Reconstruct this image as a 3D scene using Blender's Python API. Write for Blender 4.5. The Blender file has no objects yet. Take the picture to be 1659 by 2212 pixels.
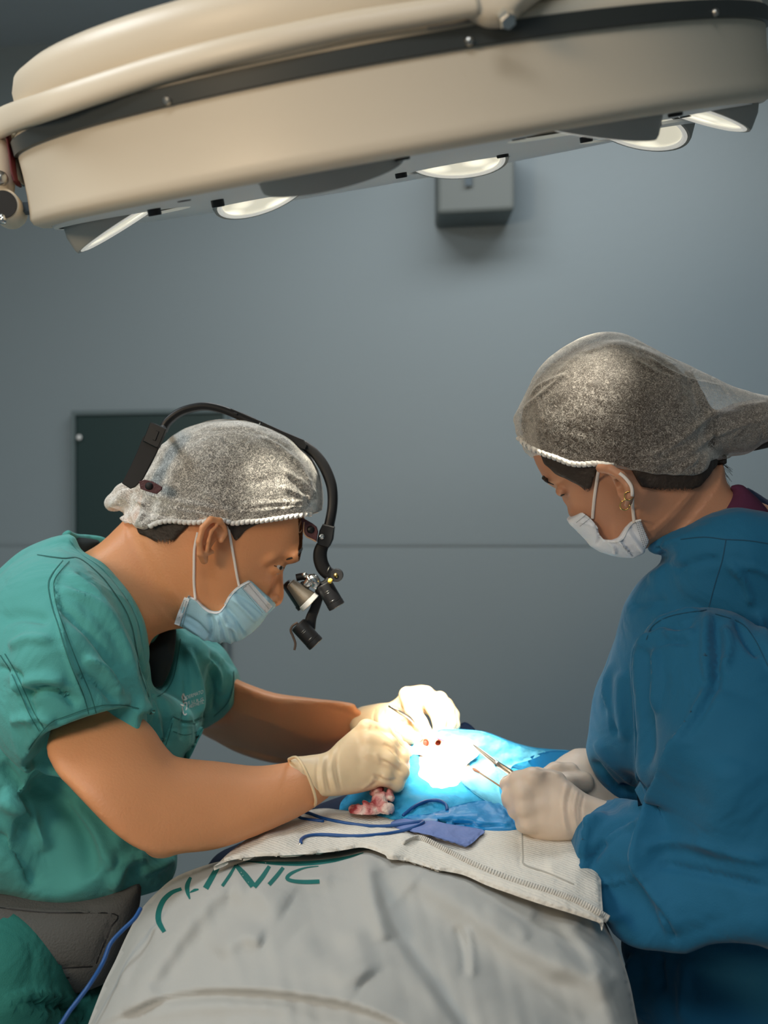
import bpy, math, random
import numpy as np
from mathutils import Vector, Matrix
from mathutils.bvhtree import BVHTree
from mathutils.geometry import delaunay_2d_cdt

# ------------------------------------------------------------------ camera, light, exposure
SC = bpy.context.scene
COL = SC.collection
F, CX, CY, ZC = 2600.0, 829.5, 1106.0, 1.43

def P(px, py, d):
    return np.array([(px - CX) * d / F, d, ZC - (py - CY) * d / F])

cam_data = bpy.data.cameras.new('camera')
cam = bpy.data.objects.new('camera', cam_data)
COL.objects.link(cam)
cam.location = (0, 0, ZC)
cam.rotation_euler = (math.pi / 2, 0, 0)
cam_data.sensor_fit = 'HORIZONTAL'
cam_data.sensor_width = 36
cam_data.lens = 36 * F / 1659
cam_data.clip_start = 0.02
cam_data.dof.use_dof = True
cam_data.dof.focus_distance = 1.3
cam_data.dof.aperture_fstop = 6.5
SC.camera = cam
SC.view_settings.view_transform = 'Standard'
SC.view_settings.look = 'None'
SC.view_settings.gamma = 1
SC.view_settings.exposure = 0.0
SC.view_settings.use_curve_mapping = False

world = bpy.data.worlds.new('world')
SC.world = world
world.use_nodes = True
world.node_tree.nodes['Background'].inputs[0].default_value = (0.55, 0.68, 0.75, 1)
world.node_tree.nodes['Background'].inputs[1].default_value = 0.0

def area(name, loc, target, sx, sy, power, color):
    l = bpy.data.lights.new(name, 'AREA')
    l.shape = 'RECTANGLE'; l.size = sx; l.size_y = sy
    l.energy = power; l.color = color
    o = bpy.data.objects.new(name, l); COL.objects.link(o)
    o.location = loc
    o.rotation_euler = (Vector(target) - Vector(loc)).to_track_quat('-Z', 'Y').to_euler()
    return o

# daylight-white panels of the ceiling: one behind the camera, one over the left, one over the far side
area('ceiling_panel_light', (-0.35, -0.75, 2.70), (-0.35, -0.75, 0), 1.2, 0.6, 24, (0.93, 0.96, 0.98))
area('ceiling_panel_light', (-1.3, 1.0, 2.70), (-1.3, 1.0, 0), 0.6, 0.6, 16, (0.86, 0.95, 1.0))
area('ceiling_panel_light', (0.2, 2.3, 2.70), (0.2, 2.3, 0), 1.2, 0.5, 15, (0.95, 0.97, 0.97))
# added warm fill light, unseen behind the camera to the left; no lamp stands there
area('warm_fill_light', (-1.45, -0.55, 1.85), (-0.1, 1.2, 1.6), 0.45, 0.45, 16, (1.0, 0.76, 0.50))
SPOT_POWER = 36.0
SPOT_COLOR = (1.0, 0.93, 0.78)

# ------------------------------------------------------------------ materials
def mat(name, col, rough=0.6, metal=0.0, bump=None, bscale=200.0, wr=None, wscale=10.0, var=0.0, vscale=8.0,
        sss=0.0, emit=None, estr=0.0, sheen=0.0, weave=0.0, spec=0.5, coat=0.0):
    m = bpy.data.materials.new(name)
    m.use_nodes = True
    nt = m.node_tree; nd = nt.nodes; lk = nt.links
    b = nd['Principled BSDF']
    b.inputs['Base Color'].default_value = (*col, 1)
    b.inputs['Roughness'].default_value = rough
    b.inputs['Metallic'].default_value = metal
    b.inputs['Specular IOR Level'].default_value = spec
    if coat: b.inputs['Coat Weight'].default_value = coat
    if sheen:
        b.inputs['Sheen Weight'].default_value = sheen
    if sss:
        b.inputs['Subsurface Weight'].default_value = sss
        b.inputs['Subsurface Radius'].default_value = (0.012, 0.005, 0.003)
        b.inputs['Subsurface Scale'].default_value = 1.0
    if emit:
        b.inputs['Emission Color'].default_value = (*emit, 1)
        b.inputs['Emission Strength'].default_value = estr
    tc = nd.new('ShaderNodeTexCoord')
    if var:
        n = nd.new('ShaderNodeTexNoise'); n.inputs['Scale'].default_value = vscale
        n.inputs['Detail'].default_value = 4
        lk.new(tc.outputs['Object'], n.inputs['Vector'])
        mx = nd.new('ShaderNodeMix'); mx.data_type = 'RGBA'
        mx.inputs[6].default_value = (*[c * (1 - var) for c in col], 1)
        mx.inputs[7].default_value = (*[min(1, c * (1 + var)) for c in col], 1)
        lk.new(n.outputs['Fac'], mx.inputs[0]); lk.new(mx.outputs[2], b.inputs['Base Color'])
    last = None
    if wr:
        n = nd.new('ShaderNodeTexNoise'); n.inputs['Scale'].default_value = wscale
        n.inputs['Detail'].default_value = 3; n.inputs['Distortion'].default_value = 0.8
        lk.new(tc.outputs['Object'], n.inputs['Vector'])
        bp = nd.new('ShaderNodeBump'); bp.inputs['Strength'].default_value = 1.0
        bp.inputs['Distance'].default_value = wr
        lk.new(n.outputs['Fac'], bp.inputs['Height']); last = bp
    if bump:
        n = nd.new('ShaderNodeTexNoise'); n.inputs['Scale'].default_value = bscale
        n.inputs['Detail'].default_value = 2
        lk.new(tc.outputs['Object'], n.inputs['Vector'])
        bp = nd.new('ShaderNodeBump'); bp.inputs['Strength'].default_value = 1.0
        bp.inputs['Distance'].default_value = bump
        lk.new(n.outputs['Fac'], bp.inputs['Height'])
        if last: lk.new(last.outputs['Normal'], bp.inputs['Normal'])
        last = bp
    if weave:
        n = nd.new('ShaderNodeTexWave'); n.inputs['Scale'].default_value = weave
        n.bands_direction = 'DIAGONAL'
        lk.new(tc.outputs['Object'], n.inputs['Vector'])
        bp = nd.new('ShaderNodeBump'); bp.inputs['Strength'].default_value = 0.35
        bp.inputs['Distance'].default_value = 0.0008
        lk.new(n.outputs['Fac'], bp.inputs['Height'])
        if last: lk.new(last.outputs['Normal'], bp.inputs['Normal'])
        last = bp
    if last: lk.new(last.outputs['Normal'], b.inputs['Normal'])
    return m

def cap_mat(name, base, top, col, fscale=420.0):
    """thin non-woven fabric: see-through between the fibres, denser at grazing angles"""
    m = bpy.data.materials.new(name); m.use_nodes = True
    nt = m.node_tree; nd = nt.nodes; lk = nt.links
    b = nd['Principled BSDF']; out = nd['Material Output']
    b.inputs['Base Color'].default_value = (*col, 1); b.inputs['Roughness'].default_value = 0.7
    tr = nd.new('ShaderNodeBsdfTransparent'); mx = nd.new('ShaderNodeMixShader')
    tc = nd.new('ShaderNodeTexCoord')
    fib = None
    for i, sc in enumerate((fscale, fscale * 0.55)):
        n = nd.new('ShaderNodeTexNoise'); n.inputs['Scale'].default_value = sc
        n.inputs['Detail'].default_value = 1; n.inputs['Distortion'].default_value = 1.5
        mp = nd.new('ShaderNodeMapping'); mp.inputs['Location'].default_value = (i * 7.3, i * 3.1, 0)
        lk.new(tc.outputs['Object'], mp.inputs['Vector']); lk.new(mp.outputs[0], n.inputs['Vector'])
        a = nd.new('ShaderNodeMath'); a.operation = 'SUBTRACT'; a.inputs[1].default_value = 0.5
        lk.new(n.outputs['Fac'], a.inputs[0])
        ab = nd.new('ShaderNodeMath'); ab.operation = 'ABSOLUTE'; lk.new(a.outputs[0], ab.inputs[0])
        mr = nd.new('ShaderNodeMapRange'); mr.inputs[1].default_value = 0.0; mr.inputs[2].default_value = 0.042
        mr.inputs[3].default_value = 1.0; mr.inputs[4].default_value = 0.0
        lk.new(ab.outputs[0], mr.inputs[0])
        if fib is None: fib = mr
        else:
            mm = nd.new('ShaderNodeMath'); mm.operation = 'MAXIMUM'
            lk.new(fib.outputs[0], mm.inputs[0]); lk.new(mr.outputs[0], mm.inputs[1]); fib = mm
    lw = nd.new('ShaderNodeLayerWeight'); lw.inputs['Blend'].default_value = 0.42
    s = nd.new('ShaderNodeMath'); s.operation = 'MULTIPLY_ADD'
    s.inputs[1].default_value = top; s.inputs[2].default_value = base
    lk.new(fib.outputs[0], s.inputs[0])
    s2 = nd.new('ShaderNodeMath'); s2.operation = 'MULTIPLY_ADD'; s2.inputs[1].default_value = 0.75; s2.use_clamp = True
    lk.new(lw.outputs['Facing'], s2.inputs[0]); lk.new(s.outputs[0], s2.inputs[2])
    lk.new(s2.outputs[0], mx.inputs[0]); lk.new(tr.outputs[0], mx.inputs[1]); lk.new(b.outputs[0], mx.inputs[2])
    lk.new(mx.outputs[0], out.inputs['Surface'])
    wv = nd.new('ShaderNodeTexNoise'); wv.inputs['Scale'].default_value = 35; wv.inputs['Distortion'].default_value = 1
    lk.new(tc.outputs['Object'], wv.inputs['Vector'])
    bp = nd.new('ShaderNodeBump'); bp.inputs['Distance'].default_value = 0.004
    lk.new(wv.outputs['Fac'], bp.inputs['Height']); lk.new(bp.outputs['Normal'], b.inputs['Normal'])
    return m

M = {}
M['wall'] = mat('wall_paint', (0.275, 0.335, 0.365), 0.45, bump=0.0004, bscale=60, var=0.03, vscale=1.5, spec=0.4)
M['floor'] = mat('floor_vinyl', (0.22, 0.26, 0.28), 0.4, var=0.1, vscale=3)
M['ceil'] = mat('ceiling_paint', (0.45, 0.50, 0.53), 0.8)
M['groove'] = mat('dark_joint', (0.10, 0.13, 0.15), 0.8)
M['green_panel'] = mat('dark_green_panel', (0.018, 0.045, 0.045), 0.35)
M['cream'] = mat('cream_enamel', (0.76, 0.67, 0.53), 0.42, bump=0.00008, bscale=300)
M['plate'] = mat('white_enamel', (0.90, 0.92, 0.92), 0.45)
M['reflector'] = mat('grey_reflector_shell', (0.42, 0.42, 0.39), 0.5)
M['band'] = mat('dark_rubber_band', (0.045, 0.05, 0.047), 0.45)
M['chrome'] = mat('chrome', (0.75, 0.75, 0.72), 0.18, metal=1.0)
M['steel'] = mat('brushed_steel', (0.50, 0.49, 0.46), 0.3, metal=1.0)
M['black'] = mat('black_plastic', (0.006, 0.006, 0.007), 0.42)
M['blackm'] = mat('black_matte', (0.004, 0.004, 0.005), 0.6)
M['maroon'] = mat('maroon_leather', (0.085, 0.022, 0.028), 0.5, bump=0.0005, bscale=500)
M['leather_edge'] = mat('tan_leather_edge', (0.60, 0.36, 0.22), 0.7)
M['red'] = mat('dark_red_gasket', (0.12, 0.01, 0.015), 0.5)
M['taupe'] = mat('taupe_anodised', (0.13, 0.11, 0.085), 0.42, metal=0.6, bump=0.0002, bscale=900)
M['brass'] = mat('brass', (0.55, 0.38, 0.12), 0.3, metal=1.0)
M['gold'] = mat('gold', (0.95, 0.65, 0.2), 0.18, metal=1.0)
M['skin'] = mat('skin', (0.76, 0.335, 0.15), 0.48, sss=0.12, var=0.10, vscale=14, bump=0.0003, bscale=350)
M['skin2'] = mat('skin_assistant', (0.54, 0.265, 0.155), 0.45, sss=0.12, var=0.08, vscale=14, bump=0.0002, bscale=350)
M['skinp'] = mat('skin_patient', (0.68, 0.38, 0.26), 0.5, sss=0.1)
M['nostril'] = mat('nostril_inside', (0.20, 0.04, 0.02), 0.6)
M['hair'] = mat('dark_hair', (0.030, 0.022, 0.016), 0.55, bump=0.0015, bscale=180)
M['teal'] = mat('teal_scrub_cotton', (0.085, 0.39, 0.365), 0.85, sheen=0.15, bump=0.0003, bscale=700, wr=0.012, wscale=13, var=0.04)
M['teal_d'] = mat('teal_scrub_trousers', (0.025, 0.20, 0.165), 0.85, bump=0.0003, bscale=700, wr=0.01, wscale=10)
M['thread'] = mat('teal_stitching', (0.022, 0.15, 0.135), 0.8)
M['gown'] = mat('blue_surgical_gown', (0.001, 0.122, 0.25), 0.80, sheen=0.12, bump=0.0003, bscale=700, wr=0.012, wscale=10)
M['gown_d'] = mat('gown_seam', (0.003, 0.06, 0.12), 0.8)
M['blackcloth'] = mat('black_undershirt', (0.006, 0.012, 0.013), 0.9)
M['maroon_cloth'] = mat('maroon_undershirt', (0.075, 0.012, 0.045), 0.9, bump=0.0003, bscale=500)
M['navy'] = mat('navy_cloth', (0.006, 0.018, 0.055), 0.85, bump=0.001, bscale=60)
M['belt'] = mat('grey_elastic_belt', (0.10, 0.10, 0.095), 0.85, bump=0.0008, bscale=400)
M['cap1'] = cap_mat('white_nonwoven_cap', 0.16, 0.66, (0.93, 0.89, 0.82), 300)
M['cap2'] = cap_mat('white_nonwoven_cap_sheer', 0.03, 0.36, (0.86, 0.81, 0.74), 330)
M['hem'] = mat('white_cap_elastic', (0.80, 0.78, 0.74), 0.75, bump=0.002, bscale=150)
M['mask1'] = mat('pale_blue_mask', (0.46, 0.75, 0.88), 0.75, bump=0.0003, bscale=500)
M['mask2'] = mat('white_mask', (0.74, 0.78, 0.84), 0.75, bump=0.0003, bscale=500)
M['maskw'] = mat('white_mask_edge', (0.82, 0.84, 0.86), 0.75, bump=0.0006, bscale=400)
M['loop'] = mat('white_ear_loop', (0.85, 0.78, 0.72), 0.8)
M['glove'] = mat('cream_latex', (0.86, 0.65, 0.40), 0.42, sss=0.15, bump=0.0012, bscale=45, var=0.05, vscale=30)
M['glove2'] = mat('pale_latex', (0.72, 0.58, 0.46), 0.45, sss=0.15, bump=0.0012, bscale=45, var=0.05, vscale=30)
M['white'] = mat('white_print', (0.80, 0.80, 0.76), 0.8)
M['redprint'] = mat('red_print', (0.45, 0.12, 0.10), 0.8)
M['print'] = mat('green_print', (0.0, 0.14, 0.125), 0.8)
M['drape'] = mat('grey_white_drape', (0.44, 0.44, 0.415), 0.85, sheen=0.1, bump=0.0002, bscale=900, wr=0.004, wscale=8)
M['towel'] = mat('white_knit_gauze', (0.74, 0.70, 0.62), 0.9, bump=0.001, bscale=220, weave=95)
M['towel2'] = mat('white_cotton', (0.66, 0.63, 0.57), 0.9, bump=0.0015, bscale=150, wr=0.01, wscale=20)
M['gauze'] = mat('white_gauze', (0.86, 0.88, 0.88), 0.9, bump=0.0015, bscale=220)
M['bluepaper'] = mat('blue_disposable_drape', (0.02, 0.34, 0.62), 0.7, bump=0.0012, bscale=140, wr=0.01, wscale=18, var=0.2, vscale=60)
M['lightblue'] = mat('pale_blue_disposable_drape', (0.15, 0.58, 0.80), 0.7, bump=0.001, bscale=140, wr=0.008, wscale=18)
M['bluefilm'] = mat('blue_film', (0.01, 0.25, 0.58), 0.4, bump=0.001, bscale=100)
M['peri'] = mat('periwinkle_wrap', (0.16, 0.23, 0.50), 0.8, bump=0.0008, bscale=180, wr=0.006, wscale=18)
M['cable'] = mat('blue_cable', (0.01, 0.08, 0.28), 0.4)
M['blood'] = mat('bloodstained_gauze', (0.62, 0.25, 0.22), 0.6, bump=0.002, bscale=120, var=0.5, vscale=45)
M['wood'] = mat('wooden_stick', (0.50, 0.30, 0.18), 0.7)
M['box'] = mat('grey_wall_box', (0.15, 0.17, 0.165), 0.6)
M['eye'] = mat('eye_white', (0.6, 0.56, 0.52), 0.25)
M['iris'] = mat('dark_lashes', (0.012, 0.008, 0.006), 0.5)

def hair_mat(z0, z1):
    """short hair thinning out downwards to single strands"""
    m = mat('thinning_hair', (0.030, 0.020, 0.014), 0.6, bump=0.0012, bscale=200)
    nt = m.node_tree; nd = nt.nodes; lk = nt.links
    tc = nd.new('ShaderNodeTexCoord'); sx = nd.new('ShaderNodeSeparateXYZ'); lk.new(tc.outputs['Object'], sx.inputs[0])
    mp = nd.new('ShaderNodeMapping'); mp.inputs['Scale'].default_value = (900, 900, 110); mp.inputs['Rotation'].default_value = (0, -0.5, 0)
    lk.new(tc.outputs['Object'], mp.inputs[0])
    n = nd.new('ShaderNodeTexNoise'); n.inputs['Scale'].default_value = 1.0; lk.new(mp.outputs[0], n.inputs['Vector'])
    r = nd.new('ShaderNodeMapRange'); r.inputs[1].default_value = z0; r.inputs[2].default_value = z1
    r.inputs[3].default_value = -0.45; r.inputs[4].default_value = 0.75; lk.new(sx.outputs['Z'], r.inputs[0])
    a = nd.new('ShaderNodeMath'); a.operation = 'ADD'; lk.new(r.outputs[0], a.inputs[0]); lk.new(n.outputs['Fac'], a.inputs[1])
    s = nd.new('ShaderNodeMapRange'); s.inputs[1].default_value = 0.45; s.inputs[2].default_value = 0.62; lk.new(a.outputs[0], s.inputs[0])
    lk.new(s.outputs[0], nd['Principled BSDF'].inputs['Alpha'])
    return m

def lens_mat():
    m = bpy.data.materials.new('glowing_lens'); m.use_nodes = True
    nt = m.node_tree; nd = nt.nodes; lk = nt.links
    b = nd['Principled BSDF']
    b.inputs['Base Color'].default_value = (0.8, 0.78, 0.68, 1); b.inputs['Roughness'].default_value = 0.15
    tc = nd.new('ShaderNodeTexCoord'); v = nd.new('ShaderNodeTexVoronoi'); v.inputs['Scale'].default_value = 26
    lk.new(tc.outputs['Object'], v.inputs['Vector'])
    r = nd.new('ShaderNodeMapRange'); r.inputs[1].default_value = 0.15; r.inputs[2].default_value = 0.5
    r.inputs[3].default_value = 1.15; r.inputs[4].default_value = 0.55
    lk.new(v.outputs['Distance'], r.inputs[0])
    b.inputs['Emission Color'].default_value = (1.0, 0.93, 0.72, 1)
    lk.new(r.outputs[0], b.inputs['Emission Strength'])
    return m
M['lens'] = lens_mat()
M['lensrim'] = mat('lit_lens_rim', (0.85, 0.85, 0.8), 0.4, emit=(1, 0.97, 0.88), estr=0.35)

# ------------------------------------------------------------------ objects and naming
WL = {}
def tag(o, label=None, cat=None, group=None, kind=None):
    if label: o['label'] = label
    if cat: o['category'] = cat
    if group: o['group'] = group
    if kind: o['kind'] = kind
    return o

def empty(name, loc, label, cat, group=None):
    o = bpy.data.objects.new(name, None); COL.objects.link(o)
    o.empty_display_size = 0.05
    o.location = loc; WL[o] = np.array(loc, float)
    return tag(o, label, cat, group)

def mk(name, V, Fs, m, parent=None, loc=None, smooth=True):
    V = np.asarray(V, float)
    me = bpy.data.meshes.new(name)
    off = WL[parent] if parent is not None else (np.array(loc, float) if loc is not None else np.zeros(3))
    Vl = V - off
    if isinstance(Fs, np.ndarray):
        n, k = Fs.shape
        me.vertices.add(len(Vl)); me.vertices.foreach_set('co', Vl.astype(np.float32).ravel())
        me.loops.add(n * k); me.loops.foreach_set('vertex_index', Fs.astype(np.int32).ravel())
        me.polygons.add(n); me.polygons.foreach_set('loop_start', np.arange(0, n * k, k, dtype=np.int32))
        me.polygons.foreach_set('loop_total', np.full(n, k, dtype=np.int32))
        me.update(calc_edges=True); me.validate()
    else:
        me.from_pydata([tuple(v) for v in Vl], [], [tuple(f) for f in Fs]); me.update()
    me.materials.append(m)
    if smooth:
        me.polygons.foreach_set('use_smooth', np.ones(len(me.polygons), dtype=bool))
    o = bpy.data.objects.new(name, me); COL.objects.link(o)
    if parent is not None: o.parent = parent
    else: o.location = off
    WL[o] = off
    return o

def tree(V, Fs):
    return BVHTree.FromPolygons([tuple(v) for v in V], [tuple(int(i) for i in f) for f in Fs])

def hit(bv, px, py, default=None):
    """distance at which the line of sight through a picture point meets a surface"""
    d = Vector(P(px, py, 1.0) - np.array([0, 0, ZC]))
    r = bv.ray_cast(Vector((0, 0, ZC)), d.normalized())
    if r[0] is None: return default
    return r[0].y

# ------------------------------------------------------------------ curves
def cr(pts, sub=6, closed=True):
    p = np.asarray(pts, float); n = len(p); out = []
    rng = range(n) if closed else range(n - 1)
    for i in rng:
        if closed: a, b, c, d = p[i - 1], p[i], p[(i + 1) % n], p[(i + 2) % n]
        else: a, b, c, d = p[max(i - 1, 0)], p[i], p[i + 1], p[min(i + 2, n - 1)]
        for t in np.arange(sub) / sub:
            out.append(0.5 * ((2 * b) + (c - a) * t + (2 * a - 5 * b + 4 * c - d) * t * t + (3 * b - a - 3 * c + d) * t ** 3))
    if not closed: out.append(p[-1])
    return np.array(out)

def polysdf(poly, X, Z):
    """signed distance (negative inside) of points to a closed polygon"""
    sh = X.shape; x = X.ravel(); z = Z.ravel()
    d = np.full(x.shape, 1e9); ins = np.zeros(x.shape, bool)
    n = len(poly)
    for i in range(n):
        ax, az = poly[i]; bx, bz = poly[(i + 1) % n]
        ex, ez = bx - ax, bz - az
        L = ex * ex + ez * ez + 1e-18
        t = np.clip(((x - ax) * ex + (z - az) * ez) / L, 0, 1)
        d = np.minimum(d, (x - ax - t * ex) ** 2 + (z - az - t * ez) ** 2)
        if az != bz:
            c = ((az > z) != (bz > z)) & (x < ex * (z - az) / (bz - az) + ax)
            ins ^= c
    d = np.sqrt(d)
    return np.where(ins, -d, d).reshape(sh)

def tps(ctrl):
    """smooth interpolation of values given at scattered 2-D points [(x, y, value)]"""
    c = np.asarray(ctrl, float); n = len(c)
    s = max(np.ptp(c[:, 0]), np.ptp(c[:, 1]), 1e-6)
    q = c[:, :2] / s
    def U(r2): return 0.5 * r2 * np.log(r2 + 1e-12)
    K = U(((q[:, None] - q[None]) ** 2).sum(-1)) + 1e-4 * np.eye(n)
    Pm = np.c_[np.ones(n), q]
    A = np.zeros((n + 3, n + 3)); A[:n, :n] = K; A[:n, n:] = Pm; A[n:, :n] = Pm.T
    w = np.linalg.solve(A + 1e-9 * np.eye(n + 3), np.r_[c[:, 2], 0, 0, 0])
    def f(x, y):
        x = np.asarray(x, float) / s; y = np.asarray(y, float) / s
        r = w[n] + w[n + 1] * x + w[n + 2] * y
        for i in range(n):
            r = r + w[i] * U((x - q[i, 0]) ** 2 + (y - q[i, 1]) ** 2)
        return r
    return f

# ------------------------------------------------------------------ distance fields
def poisson(mask, h):
    """-lap u = 1 inside mask, u = 0 outside: the height of a smoothly filled cushion (squared)"""
    n0, n1 = mask.shape
    if min(n0, n1) > 24:
        c = mask[::2, ::2]
        uc = poisson(c, h * 2)
        u = np.repeat(np.repeat(uc, 2, 0), 2, 1)[:n0, :n1]
    else:
        u = np.zeros(mask.shape)
    if u.shape != mask.shape:
        t = np.zeros(mask.shape); t[:u.shape[0], :u.shape[1]] = u; u = t
    u = np.where(mask, u, 0)
    it = 60 if min(n0, n1) > 24 else 400
    for _ in range(it):
        up = np.pad(u, 1)
        u = np.where(mask, 0.25 * (up[2:, 1:-1] + up[:-2, 1:-1] + up[1:-1, 2:] + up[1:-1, :-2] + h * h), 0)
    return u

def blur2(a, n):
    for _ in range(n):
        p = np.pad(a, 1, mode='edge')
        a = (p[2:, 1:-1] + p[:-2, 1:-1] + p[1:-1, 2:] + p[1:-1, :-2] + 4 * a) / 8
    return a

class Sdf:
    def __init__(s, lo, hi, h):
        s.lo = np.array(lo, float); s.h = h
        s.n = np.ceil((np.array(hi, float) - s.lo) / h).astype(int) + 1
        s.f = np.full(s.n, 0.5, np.float32)
    def sl(s, lo, hi):
        a = np.clip(np.floor((np.array(lo) - s.lo) / s.h).astype(int), 0, s.n - 1)
        b = np.clip(np.ceil((np.array(hi) - s.lo) / s.h).astype(int) + 1, a + 1, s.n)
        sl = tuple(slice(a[i], b[i]) for i in range(3))
        g = [s.lo[i] + s.h * np.arange(a[i], b[i]) for i in range(3)]
        return sl, g[0][:, None, None], g[1][None, :, None], g[2][None, None, :]
    def comb(s, sl, d, k, op):
        a = s.f[sl]; d = d.astype(np.float32)
        if op == 'u':
            if k <= 0: r = np.minimum(a, d)
            else:
                w = np.maximum(k - np.abs(a - d), 0) / k; r = np.minimum(a, d) - w * w * k / 4
        elif op == 's':
            d = -d
            if k <= 0: r = np.maximum(a, d)
            else:
                w = np.maximum(k - np.abs(a - d), 0) / k; r = np.maximum(a, d) + w * w * k / 4
        else:
            r = np.maximum(a, d)
        s.f[sl] = r
    def chain(s, pts, k=0.006, op='u', yq=1.0):
        """pts: (px, py, d, r) - a run of tapering round limbs"""
        q = [(P(*p[:3]), p[3]) for p in pts]
        for (a, ra), (b, rb) in zip(q[:-1], q[1:]): s.cone(a, b, ra, rb, k, op, yq)
    def cone(s, a, b, ra, rb, k=0.006, op='u', yq=1.0):
        m = max(ra, rb) * max(1, yq) + k + 0.006
        sl, X, Y, Z = s.sl(np.minimum(a, b) - m, np.maximum(a, b) + m)
        e = b - a; L = e @ e + 1e-12
        t = np.clip(((X - a[0]) * e[0] + (Y - a[1]) * e[1] + (Z - a[2]) * e[2]) / L, 0, 1)
        d = np.sqrt((X - a[0] - t * e[0]) ** 2 + ((Y - a[1] - t * e[1]) / yq) ** 2 + (Z - a[2] - t * e[2]) ** 2) - (ra + t * (rb - ra))
        s.comb(sl, d, k, op)
    def ell(s, c, r, k=0.01, op='u', ang=0.0):
        r = np.array(r, float); m = r.max() + k + 0.006
        sl, X, Y, Z = s.sl(c - m, c + m)
        ca, sa = math.cos(ang), math.sin(ang)
        x = (X - c[0]); y = (Y - c[1]); z = (Z - c[2])
        xr = ca * x + sa * z; zr = -sa * x + ca * z
        q = np.sqrt((xr / r[0]) ** 2 + (y / r[1]) ** 2 + (zr / r[2]) ** 2)
        g = np.sqrt((xr / r[0] ** 2) ** 2 + (y / r[1] ** 2) ** 2 + (zr / r[2] ** 2) ** 2) + 1e-9
        s.comb(sl, q * (q - 1) / g, k, op)
    def infl(s, poly, dep, T=0.1, kap=1.0, k=0.01, op='u', sub=6, grow=0.0, off=0.0, raw=False, p=5.0):
        """a body grown both ways from a side outline: poly in picture points, dep = distance, or [(px,py,d)]"""
        pp = cr(poly, sub) if sub else np.asarray(poly, float)
        const = not isinstance(dep, (list, tuple))
        if const:
            W = np.array([P(x, y, dep) for x, y in pp]); y0 = dep
        else:
            fd = tps(dep); W = np.array([P(x, y, float(fd(x, y))) for x, y in pp])
        poly2 = W[:, [0, 2]]
        mg = max(k + 0.02, 0.06) + grow
        sl, X, Y, Z = s.sl([poly2[:, 0].min() - mg, -9, poly2[:, 1].min() - mg], [poly2[:, 0].max() + mg, 9, poly2[:, 1].max() + mg])
        # the outline is solved on its own full lattice, then cropped to this grid
        i0 = np.floor((poly2.min(0) - mg - s.lo[[0, 2]]) / s.h).astype(int); i1 = np.ceil((poly2.max(0) + mg - s.lo[[0, 2]]) / s.h).astype(int) + 1
        XX, ZZ = np.meshgrid(s.lo[0] + s.h * np.arange(i0[0], i1[0]), s.lo[2] + s.h * np.arange(i0[1], i1[1]), indexing='ij')
        sd = polysdf(poly2, XX, ZZ)
        if not const:
            cw = [(P(a, b, c)[0], P(a, b, c)[2], c) for a, b, c in dep]
            y0 = np.clip(tps(cw)(XX, ZZ), min(c[2] for c in dep) - .06, max(c[2] for c in dep) + .06)
        else: y0 = np.full(XX.shape, dep)
        y0 = y0 + off
        if isinstance(T, (list, tuple)):
            tw = [(P(a, b, y0.mean())[0], P(a, b, y0.mean())[2], c) for a, b, c in T]
            T = np.clip(tps(tw)(XX, ZZ), min(c[2] for c in tw), max(c[2] for c in tw))
        mask = sd < 0
        u = poisson(mask, s.h)
        deep = sd < -1.5 * s.h
        r = np.where(deep, u / np.maximum(-sd, 1e-6), 0); wgt = deep.astype(float)
        rr, ww = r.copy(), wgt.copy()
        for _ in range(4):
            rr, ww = blur2(rr, 4), blur2(ww, 4)
            fill = np.where(ww > 1e-6, rr / np.maximum(ww, 1e-6), 0)
            rr = np.where(deep, r, fill); ww = np.where(deep, 1, (ww > 1e-6) * 1.0)
        base = max(float(np.median(r[deep])) if deep.any() else 0.01, 0.004)
        rr = np.where(ww > 0, np.maximum(rr, base * 0.3), base)
        bl = np.clip((sd - 0.004) / 0.018, 0, 1); rr = rr * (1 - bl) + base * bl
        t = np.clip((-sd - 1.5 * s.h) / (3 * s.h), 0, 1)
        u = t * u + (1 - t) * (-sd * rr)
        h2 = 2 * kap * u
        hp = np.sqrt(np.maximum(h2, 0)); hp = hp / (1 + (hp / T) ** p) ** (1 / p)
        h2 = np.where(h2 > 0, hp * hp, h2)
        gx, gz = np.gradient(h2, s.h)
        yx, yz = np.gradient(y0, s.h)
        cs = (slice(sl[0].start - i0[0], sl[0].stop - i0[0]), slice(sl[2].start - i0[1], sl[2].stop - i0[1]))
        h2, gx, gz, yx, yz, y0 = [q[cs] for q in (h2, gx, gz, yx, yz, y0)]
        dy = Y - y0[:, None, :]
        g = dy * dy - h2[:, None, :]
        hq = np.sqrt(np.maximum(h2, 0))[:, None, :]; ady = np.abs(dy)
        G = np.sqrt((2 * dy * yx[:, None, :] + gx[:, None, :]) ** 2 + (2 * dy * yz[:, None, :] + gz[:, None, :]) ** 2 + (ady + hq) ** 2) + 1e-3
        d = g / G - grow
        if raw: return sl, d
        s.comb(sl, d, k, op)
    def prism(s, poly, d, op='s', ylo=-9, yhi=9, sub=0, k=0.0):
        """cut along the line of a side outline, between two distances"""
        pp = cr(poly, sub) if sub else np.asarray(poly, float)
        W = np.array([P(x, y, d) for x, y in pp])[:, [0, 2]]
        sl, X, Y, Z = s.sl(s.lo, s.lo + s.n * s.h)
        XX, ZZ = np.meshgrid(X[:, 0, 0], Z[0, 0, :], indexing='ij')
        sd = polysdf(W, XX, ZZ)[:, None, :]
        dd = np.maximum(sd, np.maximum(ylo - Y, Y - yhi))
        s.comb(sl, dd, k, op)
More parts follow.
